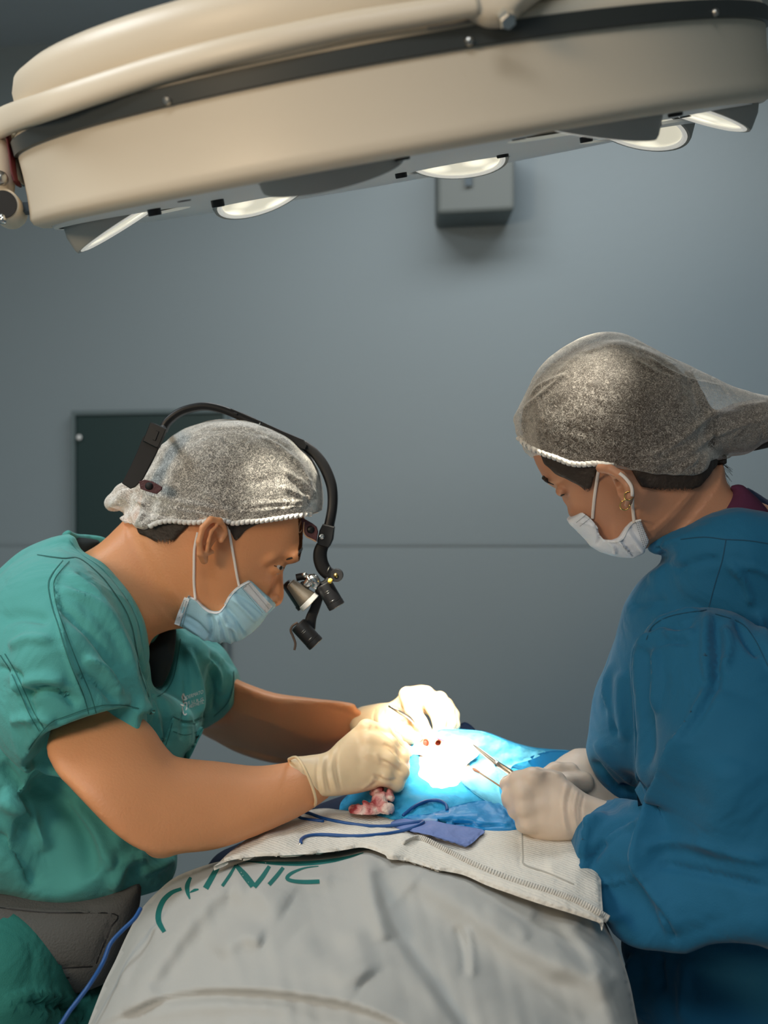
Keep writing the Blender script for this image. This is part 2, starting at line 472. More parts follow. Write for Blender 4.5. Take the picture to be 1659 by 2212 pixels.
    def mesh(s, smooth=1):
        f = s.f; h = s.h
        n = np.array(f.shape)
        neg = f < 0
        cnt = np.zeros(n - 1, np.int8)
        for i in (0, 1):
            for j in (0, 1):
                for k in (0, 1):
                    cnt += neg[i:n[0] - 1 + i, j:n[1] - 1 + j, k:n[2] - 1 + k]
        act = (cnt > 0) & (cnt < 8)
        idx = np.full(n - 1, -1, np.int32)
        I = np.argwhere(act); idx[act] = np.arange(len(I))
        c = {}
        for i in (0, 1):
            for j in (0, 1):
                for k in (0, 1):
                    c[i, j, k] = f[I[:, 0] + i, I[:, 1] + j, I[:, 2] + k].astype(float)
        acc = np.zeros((len(I), 3)); num = np.zeros(len(I))
        for ax in range(3):
            for a in (0, 1):
                for b in (0, 1):
                    o = [0, 0, 0]; oth = [q for q in range(3) if q != ax]
                    o[oth[0]], o[oth[1]] = a, b
                    o2 = list(o); o2[ax] = 1
                    v0, v1 = c[tuple(o)], c[tuple(o2)]
                    cross = (v0 < 0) != (v1 < 0)
                    t = np.where(cross, v0 / np.where(cross, v0 - v1, 1), 0)
                    pt = np.tile(np.array(o, float), (len(I), 1)); pt[:, ax] = t
                    acc += pt * cross[:, None]; num += cross
        V = s.lo + h * (I + acc / num[:, None])
        Fs = []
        for ax in range(3):
            o1, o2 = [(1, 2), (2, 0), (0, 1)][ax]
            A = [slice(None)] * 3; B = [slice(None)] * 3
            A[ax] = slice(0, n[ax] - 1); B[ax] = slice(1, n[ax])
            na, nb = neg[tuple(A)], neg[tuple(B)]
            E = np.argwhere(na != nb)
            E = E[(E[:, o1] > 0) & (E[:, o2] > 0) & (E[:, o1] < n[o1] - 1) & (E[:, o2] < n[o2] - 1)]
            s0 = na[E[:, 0], E[:, 1], E[:, 2]]
            def g(d1, d2):
                q = E.copy(); q[:, o1] -= d1; q[:, o2] -= d2
                return idx[q[:, 0], q[:, 1], q[:, 2]]
            Q = np.stack([g(1, 1), g(0, 1), g(0, 0), g(1, 0)], 1)
            Q[~s0] = Q[~s0][:, ::-1]
            Fs.append(Q)
        Fs = np.concatenate(Fs)
        Fs = Fs[(Fs >= 0).all(1)]
        # drop stray crumbs
        lab = np.arange(len(V)); A_, B_ = Fs[:, [0, 1, 2, 3]].ravel(), Fs[:, [1, 2, 3, 0]].ravel()
        for _ in range(200):
            old = lab.copy(); m_ = np.minimum(lab[A_], lab[B_])
            np.minimum.at(lab, A_, m_); np.minimum.at(lab, B_, m_); lab = lab[lab]
            if (old == lab).all(): break
        cnt_ = np.bincount(lab, minlength=len(V)); ok = cnt_[lab] > max(20, .006 * len(V))
        Fs = Fs[ok[Fs[:, 0]]]; re_ = np.cumsum(ok) - 1; V = V[ok]; Fs = re_[Fs]
        for _ in range(smooth): V = lap(V, Fs)
        return V, Fs

def lap(V, Fs, w=0.5):
    n = len(V); E0 = Fs.ravel(); E1 = np.roll(Fs, -1, axis=1).ravel()
    deg = np.bincount(E0, minlength=n) + np.bincount(E1, minlength=n)
    S = np.stack([np.bincount(E0, V[E1, i], n) + np.bincount(E1, V[E0, i], n) for i in range(3)], 1)
    return np.where(deg[:, None] > 0, V * (1 - w) + w * S / np.maximum(deg, 1)[:, None], V)

def vnormals(V, Fs):
    n = len(V)
    fn = np.cross(V[Fs[:, 2]] - V[Fs[:, 0]], V[Fs[:, -1]] - V[Fs[:, 1]])
    N = np.stack([sum(np.bincount(Fs[:, k], fn[:, i], n) for k in range(Fs.shape[1])) for i in range(3)], 1)
    return N / (np.linalg.norm(N, axis=1)[:, None] + 1e-12)

def stroke_field(px, py, strokes):
    """cloth folds. stroke: (points, width px, height m, kind) kind r = ridge, s = overlap edge (steep on the right of travel)"""
    tot = np.zeros(px.shape)
    for st in strokes:
        pts, w, amp = st[0], st[1], st[2]; kind = st[3] if len(st) > 3 else 'r'
        c = cr(pts, 5, closed=False); n = len(c) - 1
        m = (px > c[:, 0].min() - 4 * w) & (px < c[:, 0].max() + 4 * w) & (py > c[:, 1].min() - 4 * w) & (py < c[:, 1].max() + 4 * w)
        if not m.any(): continue
        x, y = px[m], py[m]
        best = np.full(x.shape, 1e18); sg = np.zeros(x.shape); tt = np.zeros(x.shape)
        for i in range(n):
            a, b = c[i], c[i + 1]; e = b - a; L = e @ e + 1e-9
            t = np.clip(((x - a[0]) * e[0] + (y - a[1]) * e[1]) / L, 0, 1)
            dx, dy = x - a[0] - t * e[0], y - a[1] - t * e[1]
            d = dx * dx + dy * dy
            u = d < best
            best = np.where(u, d, best); tt = np.where(u, (i + t) / n, tt)
            sg = np.where(u, np.sign(e[0] * dy - e[1] * dx), sg)
        d = np.sqrt(best)
        fade = np.clip(np.minimum(tt, 1 - tt) * 5, 0, 1) ** 0.7
        fade = np.where((tt <= 0) | (tt >= 1), 0, fade) if False else fade
        if kind == 'r': v = np.exp(-(d / w) ** 2)
        else:
            ds = d * sg       # positive = right of travel on the picture
            v = np.where(ds > 0, np.exp(-(ds / (0.22 * w)) ** 2), np.exp(-(-ds / (1.3 * w))))
        tot[m] += amp * v * fade
    return tot

def fold(V, Fs, strokes, dmin=0, dmax=9):
    N = vnormals(V, Fs)
    px = CX + V[:, 0] / V[:, 1] * F; py = CY - (V[:, 2] - ZC) / V[:, 1] * F
    view = V - np.array([0, 0, ZC]); view /= np.linalg.norm(view, axis=1)[:, None]
    face = np.clip(-(N * view).sum(1) * 2.5, 0, 1)
    gate = face * ((V[:, 1] > dmin) & (V[:, 1] < dmax))
    return V + N * (stroke_field(px, py, strokes) * gate)[:, None]

def ripples(V, Fs, amp, freq, seed=0, aniso=(1, 1, 1)):
    rs = np.random.RandomState(seed); N = vnormals(V, Fs); t = np.zeros(len(V))
    Vw = V * np.array(aniso)
    for i in range(7):
        k = rs.normal(size=3); k /= np.linalg.norm(k); fq = freq * rs.uniform(0.6, 1.8)
        k2 = rs.normal(size=3)
        t += np.sin(Vw @ k * fq + 1.7 * np.sin(Vw @ k2 * fq * 0.35 + rs.uniform(0, 6)) + rs.uniform(0, 6)) / fq * freq
    return V + N * (t * amp / 3)[:, None]

# ------------------------------------------------------------------ simple shapes
def frames(C):
    C = np.asarray(C, float); n = len(C)
    T = np.gradient(C, axis=0); T /= np.linalg.norm(T, axis=1)[:, None] + 1e-12
    up = np.array([0, 0, 1.0]) if abs(T[0][2]) < 0.9 else np.array([0, 1.0, 0])
    U = []; u = up - T[0] * (up @ T[0]); u /= np.linalg.norm(u)
    for i in range(n):
        u = u - T[i] * (u @ T[i]); u /= np.linalg.norm(u) + 1e-12; U.append(u)
    U = np.array(U); return T, U, np.cross(T, U)

def tube_geo(C, r, seg=12, r2=None, side=None, sq=1.0):
    """tube; r along 'side' direction... r2 the other half-width; sq<1 gives a boxier section"""
    C = np.asarray(C, float); n = len(C)
    r = np.broadcast_to(np.asarray(r, float), (n,)); r2 = r if r2 is None else np.broadcast_to(np.asarray(r2, float), (n,))
    T, U, W = frames(C)
    if side is not None:
        s = np.asarray(side, float); U = s - T * (T @ s)[:, None]; U /= np.linalg.norm(U, axis=1)[:, None] + 1e-12
        W = np.cross(T, U)
    V = []; Fs = []
    for i in range(n):
        for j in range(seg):
            a = 2 * math.pi * (j + 0.5) / seg; ca, sa = math.cos(a), math.sin(a)
            ca = math.copysign(abs(ca) ** sq, ca); sa = math.copysign(abs(sa) ** sq, sa)
            V.append(C[i] + U[i] * r[i] * ca + W[i] * r2[i] * sa)
    for i in range(n - 1):
        for j in range(seg):
            k = (j + 1) % seg
            Fs.append((i * seg + j, i * seg + k, (i + 1) * seg + k, (i + 1) * seg + j))
    V += [C[0], C[-1]]; a, b = n * seg, n * seg + 1
    for j in range(seg):
        k = (j + 1) % seg
        Fs.append((a, k, j)); Fs.append((b, (n - 1) * seg + j, (n - 1) * seg + k))
    return V, Fs

def tube(name, C, r, m, parent=None, loc=None, sub=6, **kw):
    C = np.asarray(C, float)
    if sub and len(C) > 2:
        n = len(C); Cs = cr(C, sub, False)
        def rs(q):
            if q is None or np.isscalar(q): return q
            return np.interp(np.linspace(0, n - 1, len(Cs)), np.arange(n), q)
        r = rs(r); kw['r2'] = rs(kw.get('r2')); C = Cs
    V, Fs = tube_geo(C, r, **kw)
    return mk(name, V, Fs, m, parent, loc)

def join(parts):
    V = []; Fs = []; o = 0
    for v, f in parts:
        V += [tuple(x) for x in v]; Fs += [tuple(int(i) + o for i in q) for q in f]; o = len(V)
    return V, Fs

def lathe_geo(prof, C, ax, seg=32, u=None):
    """prof [(r, h)] turned about axis ax through C"""
    ax = np.asarray(ax, float); ax /= np.linalg.norm(ax)
    if u is None:
        u = np.cross(ax, [0.3, 0.9, 0.2]);
    u = np.asarray(u, float); u = u - ax * (u @ ax); u /= np.linalg.norm(u); w = np.cross(ax, u)
    V = []; Fs = []
    for r, h in prof:
        for j in range(seg):
            a = 2 * math.pi * j / seg
            V.append(C + ax * h + (u * math.cos(a) + w * math.sin(a)) * max(r, 1e-5))
    for i in range(len(prof) - 1):
        for j in range(seg):
            k = (j + 1) % seg
            Fs.append((i * seg + j, i * seg + k, (i + 1) * seg + k, (i + 1) * seg + j))
    Fs.append(tuple(range(seg))[::-1]); Fs.append(tuple((len(prof) - 1) * seg + j for j in range(seg)))
    return V, Fs

def sharp(o, deg=35):
    me = o.data
    me.polygons.foreach_set('use_smooth', np.ones(len(me.polygons), dtype=bool))
    try: me.set_sharp_from_angle(angle=math.radians(deg))
    except Exception: pass
    return o

def slab_geo(poly, d, thick, y=None):
    """plate with a given outline facing the viewer; d = near face distance; bevelled rim"""
    poly = [tuple(p) for p in poly]; n = len(poly)
    c = np.mean(np.array(poly), axis=0)
    b = min(0.0012, thick * 0.2)
    V = []
    for dd, sc in ((0, 1), (b, 0), (thick - b, 0), (thick, 1)):
        for p in poly:
            q = P(p[0], p[1], d); q[1] = d + dd
            if sc:
                e = P(c[0], c[1], d) - P(p[0], p[1], d); e[1] = 0
                q = q + e / (np.linalg.norm(e) + 1e-9) * b
            V.append(q)
    Fs = []
    for k in range(3):
        for i in range(n):
            j = (i + 1) % n
            Fs.append((k * n + i, k * n + j, (k + 1) * n + j, (k + 1) * n + i))
    Fs.append(tuple(range(n))[::-1]); Fs.append(tuple(3 * n + i for i in range(n)))
    return V, Fs

def boxgeo(lo, hi, bev=0.0):
    lo = np.array(lo, float); hi = np.array(hi, float)
    V = [(x, y, z) for x in (lo[0], hi[0]) for y in (lo[1], hi[1]) for z in (lo[2], hi[2])]
    Fs = [(0, 1, 3, 2), (4, 6, 7, 5), (0, 4, 5, 1), (2, 3, 7, 6), (0, 2, 6, 4), (1, 5, 7, 3)]
    return V, Fs

def bevel(o, w, seg=2):
    md = o.modifiers.new('bevel', 'BEVEL'); md.width = w; md.segments = seg; md.limit_method = 'ANGLE'
    return o

def sheet(poly, dep, sp=8, thick=0.002, folds=(), rim=0.0, rimw=30, sub=4, amp=0.0, freq=40, seed=0, over=None, gap=0.003):
    """cloth sheet: outline and distance control points -> triangulated surface with folds, closed with a back"""
    pp = cr(poly, sub) if sub else np.asarray(poly, float)
    # resample the outline
    q = []
    for i in range(len(pp)):
        a, b = pp[i], pp[(i + 1) % len(pp)]; L = np.linalg.norm(b - a); m = max(1, int(round(L / sp)))
        for t in range(m): q.append(a + (b - a) * t / m)
    q = np.array(q)
    xs = np.arange(q[:, 0].min(), q[:, 0].max(), sp); ys = np.arange(q[:, 1].min(), q[:, 1].max(), sp * 0.87)
    G = np.array([(x + (0.5 * sp if j % 2 else 0), y) for j, y in enumerate(ys) for x in xs])
    sd = polysdf(q, G[:, 0], G[:, 1])
    G = G[sd < -0.55 * sp]
    pts = [Vector(p) for p in q] + [Vector(g) for g in G]
    n = len(q)
    r = delaunay_2d_cdt(pts, [(i, (i + 1) % n) for i in range(n)], [list(range(n))], 1, 1e-4)
    p2 = np.array([tuple(v) for v in r[0]]); tr = np.array([list(t) for t in r[2] if len(t) == 3], int)
    d = tps(dep)(p2[:, 0], p2[:, 1]) if isinstance(dep, (list, tuple)) else np.full(len(p2), float(dep))
    if over is not None:
        for i in range(len(p2)):
            hd = min([h for h in (hit(b, p2[i, 0], p2[i, 1]) for b in over) if h is not None], default=None)
            if hd is not None: d[i] = min(d[i], hd - gap)
    if folds: d = d - stroke_field(p2[:, 0], p2[:, 1], folds)
    if amp:
        rs = np.random.RandomState(seed)
        for i in range(8):
            k = rs.normal(size=2); k /= np.linalg.norm(k); fq = rs.uniform(0.5, 2.0) / freq * 6.28
            d = d + amp / 3 * np.sin((p2 @ k) * fq + 1.5 * np.sin((p2 @ rs.normal(size=2)) * fq * 0.4) + rs.uniform(0, 6))
    if rim:
        s = np.clip(-polysdf(q, p2[:, 0], p2[:, 1]) / rimw, 0, 1)
        d = d + rim * (1 - np.sqrt(np.clip(1 - (1 - s) ** 2, 0, 1)))
    V = np.stack([(p2[:, 0] - CX) * d / F, d, ZC - (p2[:, 1] - CY) * d / F], 1)
    # orient towards the viewer
    N = np.cross(V[tr[:, 1]] - V[tr[:, 0]], V[tr[:, 2]] - V[tr[:, 0]])
    cen = V[tr].mean(1) - np.array([0, 0, ZC])
    if ((N * cen).sum(1) > 0).mean() > 0.5: tr = tr[:, ::-1]
    vn = vnormals(V, np.c_[tr, tr[:, 2:]] if False else tr)
    m = len(V)
    back = V - vn * thick
    ed = {}
    for t in tr:
        for a, b in ((t[0], t[1]), (t[1], t[2]), (t[2], t[0])): ed[(int(a), int(b))] = 1
    sides = [(a, a + m, b + m, b) for (a, b) in ed if (b, a) not in ed]
    Fs = [tuple(int(i) for i in t) for t in tr] + [tuple(int(i) + m for i in t[::-1]) for t in tr] + [s[::-1] for s in sides]
    return np.vstack([V, back]), Fs, tree(V, tr)

def ribbon(pts, bv, name, m, parent, gap=0.0007, sub=5, fallback=None, loc=None):
    """a printed or stitched line lying on a surface: pts (px, py, width px)"""
    c = cr(pts, sub, closed=False)
    t = np.gradient(c[:, :2], axis=0); t /= np.linalg.norm(t, axis=1)[:, None] + 1e-9
    nrm = np.c_[-t[:, 1], t[:, 0]]
    V = []; last = fallback
    cols = (-0.5, 0, 0.5)
    for i in range(len(c)):
        for s in cols:
            x, y = c[i, :2] + nrm[i] * c[i, 2] * s
            h = hit(bv, x, y)
            if h is None: h = last if last is not None else 1.2
            last = h
            V.append(P(x, y, h - gap))
    k = len(cols)
    Fs = [(i * k + j, i * k + j + 1, (i + 1) * k + j + 1, (i + 1) * k + j) for i in range(len(c) - 1) for j in range(k - 1)]
    return V, Fs

# ------------------------------------------------------------------ the room
WA = math.tan(math.radians(11.5))
WD = 3.2
def wallpt(px, py, off=0.0):
    """point of the back wall seen at a picture point; the wall runs at 11.5 degrees to the view"""
    kx = (px - CX) / F
    d = (WD - off) / (1 + kx * WA)
    return P(px, py, d)
def wq(x, z, off=0.0):
    return (x, WD - off - x * WA, z)
XL, XR, YF, ZT = -2.3, 2.3, -1.6, 2.75
def struct(name, V, Fs, m):
    o = mk(name, V, Fs, m, smooth=False); o['kind'] = 'structure'; return o
yl, yr = WD - XL * WA, WD - XR * WA
struct('floor', [(XL, YF, 0), (XR, YF, 0), (XR, yr, 0), (XL, yl, 0), (XL, YF, -.05), (XR, YF, -.05), (XR, yr, -.05), (XL, yl, -.05)],
       [(0, 1, 2, 3), (4, 7, 6, 5)], M['floor'])
struct('ceiling', [(XL, YF, ZT), (XR, YF, ZT), (XR, yr, ZT), (XL, yl, ZT), (XL, YF, ZT + .05), (XR, YF, ZT + .05), (XR, yr, ZT + .05), (XL, yl, ZT + .05)],
       [(0, 3, 2, 1), (4, 5, 6, 7)], M['ceil'])
def wallbox(name, a, b, t):
    (ax, ay), (bx, by) = a, b
    n = np.array([by - ay, -(bx - ax)]); n = n / np.linalg.norm(n) * t
    V = [(ax, ay, 0), (bx, by, 0), (bx, by, ZT), (ax, ay, ZT), (ax + n[0], ay + n[1], 0), (bx + n[0], by + n[1], 0), (bx + n[0], by + n[1], ZT), (ax + n[0], ay + n[1], ZT)]
    return struct(name, V, [(0, 1, 2, 3), (4, 7, 6, 5), (0, 4, 5, 1), (1, 5, 6, 2), (2, 6, 7, 3), (3, 7, 4, 0)], M['wall'])
wallbox('wall_back', (XL, yl), (XR, yr), -0.08)
wallbox('wall_left', (XL, YF), (XL, yl), -0.08)
wallbox('wall_right', (XR, yr), (XR, YF), -0.08)
wallbox('wall_front', (XR, YF), (XL, YF), -0.08)
# joints between the wall panels
def strip(name, a, b, w, off=0.003):
    A, B = wallpt(*a, off), wallpt(*b, off)
    V = [A + [0, 0, w], B + [0, 0, w], B - [0, 0, w], A - [0, 0, w]]
    V += [v + np.array([0, 0.004, 0]) for v in V]
    o = mk(name, V, [(3, 2, 1, 0), (4, 5, 6, 7), (0, 1, 5, 4), (2, 3, 7, 6)], M['groove'], smooth=False); o['kind'] = 'structure'
strip('trim_1', (-60, 57), (700, -8), 0.0012)
A = wallpt(-200, 1176, .0025); Bp = wallpt(1900, 1176, .0025)
o = mk('trim_2', [A + [0, 0, .003], Bp + [0, 0, .003], Bp - [0, 0, .003], A - [0, 0, .003]], [(3, 2, 1, 0)], mat('wall_joint', (0.245, 0.30, 0.328), 0.5), smooth=False); o['kind'] = 'structure'

# dark green panel let into the wall behind the surgeon
a, b = wallpt(164, 897, .02), wallpt(484, 890, .02)
zt = a[2]; zb = 0.95
def wbox(x0, x1, z0, z1, off0, off1):
    V = [wq(x0, z0, off1), wq(x1, z0, off1), wq(x1, z1, off1), wq(x0, z1, off1), wq(x0, z0, off0), wq(x1, z0, off0), wq(x1, z1, off0), wq(x0, z1, off0)]
    return V, [(0, 1, 2, 3), (4, 7, 6, 5), (0, 4, 5, 1), (1, 5, 6, 2), (2, 6, 7, 3), (3, 7, 4, 0)]
gp = empty('wall_panel', wq((a[0] + b[0]) / 2, zb, 0.0), 'dark green framed panel on the wall behind the surgeon in teal', 'panel')
bevel(mk('panel_board', *wbox(a[0], b[0], zb, zt, 0.001, 0.022), M['green_panel'], gp, smooth=False), .004)
f1 = join([wbox(a[0] - .012, b[0] + .012, zt, zt + .012, 0.001, 0.028), wbox(a[0] - .012, a[0], zb, zt, 0.001, 0.028), wbox(b[0], b[0] + .012, zb, zt, 0.001, 0.028)])
mk('panel_frame', *f1, mat('panel_frame_grey', (0.14, 0.19, 0.2), .6), gp, smooth=False)
c = wallpt(172, 945, .03)
sharp(mk('panel_knob', *lathe_geo([(0, 0), (.006, 0), (.007, .006), (.004, .008), (0, .008)], c, (0, -1, 0), 16), M['plate'], gp))
# wall box
a, b = wallpt(945, 462, .16), wallpt(1112, 455, .16)
wb = empty('wall_speaker', wq((a[0] + b[0]) / 2, a[2], 0), 'blurred grey box fixed high on the back wall below the lamp', 'wall box')
zt = wallpt(1000, 300, .16)[2]
bx = mk('speaker_body', *wbox(a[0], b[0], a[2], zt, 0.001, 0.16), M['box'], wb, smooth=False); bevel(bx, .01)
c = wallpt(1012, 385, .17)
mk('speaker_badge', *join([([c + [-.009, 0, -.018], c + [.009, 0, -.018], c + [.009, 0, .03], c + [-.009, 0, .03]], [(0, 1, 2, 3)])]), M['groove'], wb, smooth=False)

# ------------------------------------------------------------------ operating lamp
LC = np.array([0.013, 1.24, ZC + 0.3595])
LU = np.array([0.98524443, 0., 0.17115318]); LV = np.array([-0.04280431, 0.96822167, 0.2464033]); LN = np.array([-0.16571422, -0.25009357, 0.95393501])
FOCUS = P(945, 1612, 1.50)
def lp(u, v, h): return LC + u * LU + v * LV + h * LN
lamp = empty('operating_lamp', tuple(lp(0, 0, 0)), 'large cream ceiling-mounted operating lamp with round reflectors across the top', 'lamp')
prof = [(0, .080), (.34, .078), (.353, .070), (.353, -.005), (.362, -.005), (.369, -.001), (.3715, .004), (.3705, .010), (.369, .025), (.3685, .045), (.369, .0615), (.3695, .077), (.3675, .081), (.360, .086), (.345, .089), (0.2, .09), (0, .09)]
seg = 128
sharp(mk('housing', *lathe_geo(prof, LC, LN, seg, LU), M['cream'], lamp), 60)
sharp(mk('dome', *lathe_geo([(.0, .088), (.353, .088), (.358, .094), (.361, .102), (.361, .119), (.357, .130), (.345, .137), (.31, .142), (.2, .156), (.08, .166), (0, .167)], LC, LN, seg, LU), M['cream'], lamp), 60)
sharp(mk('rubber_band', *lathe_geo([(.369, .0615), (.3725, .0622), (.3728, .0752), (.369, .0762), (.36, .07)], LC, LN, seg, LU), M['band'], lamp), 50)
plate = sharp(mk('bottom_plate', *lathe_geo([(0, -.009), (.34, -.009), (.3515, -.0088), (.3525, -.006), (0, -.006)], LC, LN + LV * .022, seg, LU), M['plate'], lamp), 50)
# screws on the band
def band_pt(px, h, R):
    best = None
    for a in np.linspace(-math.pi, 0, 2001):
        p = lp(R * math.cos(a), R * math.sin(a), h); x = CX + p[0] / p[1] * F
        if best is None or abs(x - px) < best[0]: best = (abs(x - px), a)
    return best[1]
for px in (361, 1014, 1545):
    a = band_pt(px, .0655, .373); nrm = LU * math.cos(a) + LV * math.sin(a)
    g = lathe_geo([(0, 0), (.0034, 0), (.0034, .0012), (.0026, .0028), (.0012, .0034), (.0012, .0024), (0, .0024)], lp(.3722 * math.cos(a), .3722 * math.sin(a), .0655), nrm, 20)
    sharp(mk('screw', *g, M['steel'], lamp))
# round reflectors under the plate, each turned to the operating field
REFS = [(-.278, -.035, .060, -.012, -.03), (-.150, .14, .058, -.007, -.08), (-.068, -.235, .062, -.006, -.10), (.073, .105, .058, -.007, -.10), (.150, -.225, .062, -.003, -.10), (.278, .10, .058, -.006, -.10), (.285, -.09, .055, -.005, -.075)]
for i, (u, v, R, h0, va) in enumerate(REFS):
    AIM = lp(-.03, va, -.62)
    c = lp(u, v, h0)
    ax = AIM - c; ax /= np.linalg.norm(ax)
    c2 = c - ax * .033
    g = lathe_geo([(0, 0), (R * .82, 0), (R * .95, .006), (R, .016), (R, .030), (R * .985, .033), (R * .93, .033), (R * .93, .029), (R * .5, .029), (0, .029)], c2, ax, 48)
    r = sharp(mk('reflector', *g, M['reflector'], lamp), 40)
    g = lathe_geo([(R * .925, .0292), (R * .925, .0335), (R * .86, .0345), (R * .82, .0325), (R * .82, .0294)], c2, ax, 48)
    sharp(mk('lens_rim', *g, M['lensrim'], r), 40)
    g = lathe_geo([(0, .0296), (R * .83, .0296), (R * .83, .0312), (R * .5, .0325), (0, .0332)], c2, ax, 48)
    sharp(mk('lens', *g, M['lens'], r), 40)
    l = bpy.data.lights.new('field_beam', 'SPOT'); l.energy = SPOT_POWER * (.4 if u > .25 else 1.15); l.color = SPOT_COLOR
    l.spot_size = math.radians(18); l.spot_blend = 0.9; l.shadow_soft_size = 0.03
    o = bpy.data.objects.new('field_beam', l); COL.objects.link(o)
    ab = FOCUS - (c2 + ax * .05); ab /= np.linalg.norm(ab)
    o.location = c2 + ax * .05; o.rotation_euler = Vector(ab).to_track_quat('-Z', 'Y').to_euler()
# openings of the plate around the reflectors
cut = []
for (u, v, R, h0, va) in REFS:
    c = lp(u, v, h0); ax = lp(-.03, va, -.62) - c; ax /= np.linalg.norm(ax)
    q = mk('opening', *lathe_geo([(R * 1.02, -.05), (R * 1.02, .06)], c, ax, 40), M['plate'], lamp); cut.append(q)
    md = plate.modifiers.new('opening', 'BOOLEAN'); md.object = q; md.operation = 'DIFFERENCE'; md.solver = 'EXACT'
bpy.context.view_layer.update()
dg = bpy.context.evaluated_depsgraph_get()
nm = bpy.data.meshes.new_from_object(plate.evaluated_get(dg))
plate.modifiers.clear(); plate.data = nm; sharp(plate, 40)
for q in cut: bpy.data.objects.remove(q)
# black thumb screws on the plate
for px, py, d in ((396, 424, 1.06), (333, 455, 1.12), (470, 437, 1.16), (668, 403, 1.30), (866, 375, 1.28), (868, 334, .98), (1085, 331, 1.26), (1120, 290, 1.0), (1266, 297, 1.18), (1413, 264, 1.06), (1458, 240, 1.02), (1482, 243, 1.18), (905, 320, 1.0)):
    c = P(px, py, d); h = (c - LC) @ LN
    up = max(0.006, min(.03, -.006 - h))
    g = lathe_geo([(0, -.0045), (.0058, -.0045), (.0064, -.0035), (.0064, .0035), (.0055, .0045), (.003, .005), (.003, up), (.0045, up + .001), (0, up + .001)], c, LN, 20)
    sharp(mk('thumb_screw', *g, M['black'], lamp), 40)
# gimbal arm around the near side of the housing
yk = [(-75, 330, 1.215), (-30, 292, 1.17), (10, 262, 1.12), (94, 232, .99), (200, 196, .94), (344, 150, .905), (470, 116, .88), (600, 86, .865), (760, 53, .857), (920, 27, .853), (1030, 8, .853)]
tube('gimbal_arm', [P(*q) for q in yk], [.0135, .0138, .0138, .0118, .0112, .0104, .0098, .0092, .0088, .0084, .0084], M['cream'], lamp, sub=10, seg=20, r2=.0075, side=(0, 0, 1), sq=.8)
hs = Sdf(P(930, 90, .83) - [0, .02, 0], P(1240, -160, .87) + [0.01, .05, .02], .0012)
hs.infl([(985, -100), (990, -30), (994, 12), (1008, 36), (1030, 50), (1055, 58), (1085, 56), (1112, 44), (1128, 24), (1150, 8), (1176, -18), (1190, -100)], .862, T=.016, kap=1.2)
V, Fs = hs.mesh(); mk('arm_hub', V, Fs, M['cream'], lamp)
sharp(mk('hub_bolt', *lathe_geo([(0, -.003), (.0062, -.003), (.0066, -.001), (.0066, .006), (.0055, .0075), (0, .0075)], P(1092, 37, .845), (0.25, -.6, -.75), 6), M['chrome'], lamp), 20)
tube('suspension_arm', [P(1085, -70, .868), P(1085, -330, .9), P(1100, -700, 1.0) , (0.1, 1.0, ZT - .001)], [.03, .03, .032, .05], M['cream'], lamp, seg=24)
# grey type label on the shoulder
def cone_hit(px, py, R, h):
    a = band_pt(px, h, R); return lp(R * math.cos(a), R * math.sin(a), h)
lv = []
for px in np.linspace(924, 1018, 9):
    for R, h in ((.3692, .0775), (.3605, .0862)):
        lv.append(cone_hit(px, 60, R, h) + LN * .0006 - np.array([0, .0006, 0]))
mk('type_label', lv, [(2 * i, 2 * i + 2, 2 * i + 3, 2 * i + 1) for i in range(8)], mat('grey_label', (.28, .28, .28), .5), lamp, smooth=False)
# left pivot
g = lathe_geo([(0, .0), (.0146, 0), (.0152, .002), (.0152, .045), (0, .045)], P(6, 441, 1.13), (-.12, 1, .05), 40)
sharp(mk('pivot_elbow', *join([g, tube_geo([P(-6, 441, 1.15), P(-4, 380, 1.15), P(-6, 330, 1.15), P(-20, 290, 1.15)], [.0145, .0165, .017, .012], 24)]), M['cream'], lamp), 40)
sharp(mk('pivot_bore', *lathe_geo([(0, -.0005), (.0128, -.0005), (.0128, .002), (0, .002)], P(6, 441, 1.128), (-.12, 1, .05), 40), M['blackm'], lamp))
tube('gasket', [P(20, 292, 1.14), P(27, 335, 1.14), P(33, 380, 1.14), P(38, 398, 1.14)], .0022, M['red'], lamp, seg=10, r2=.012, side=(1, 0, 0))
tube('pivot_plate', [P(30, 290, 1.15), P(33, 330, 1.15), P(39, 370, 1.15), P(44, 396, 1.15)], .0030, M['chrome'], lamp, seg=10, r2=.012, side=(1, 0, 0))
mk('pivot_bolt', *lathe_geo([(0, -.004), (.003, -.004), (.0038, 0), (.003, .005), (0, .006)], P(37, 307, 1.12), (.6, -.8, 0), 16), M['chrome'], lamp)
sharp(mk('pivot_bar', *tube_geo([P(10, 453, 1.16), P(72, 450, 1.16)], .0062, 4, .01, side=(0, 0, 1)), mat('dark_blue_grey_metal', (.05, .07, .085), .35, metal=.5), lamp))
g = lathe_geo([(0, 0), (.003, 0), (.0036, .004), (.003, .009), (0, .009)], P(6, 483, 1.13), (0, 0, 1), 12)
mk('pivot_screw', *g, M['chrome'], lamp)
mk('pivot_knob', *lathe_geo([(0, -.006), (.006, -.006), (.007, 0), (.006, .006), (0, .007)], P(1, 385, 1.125), (0, -1, 0), 20), M['steel'], lamp)

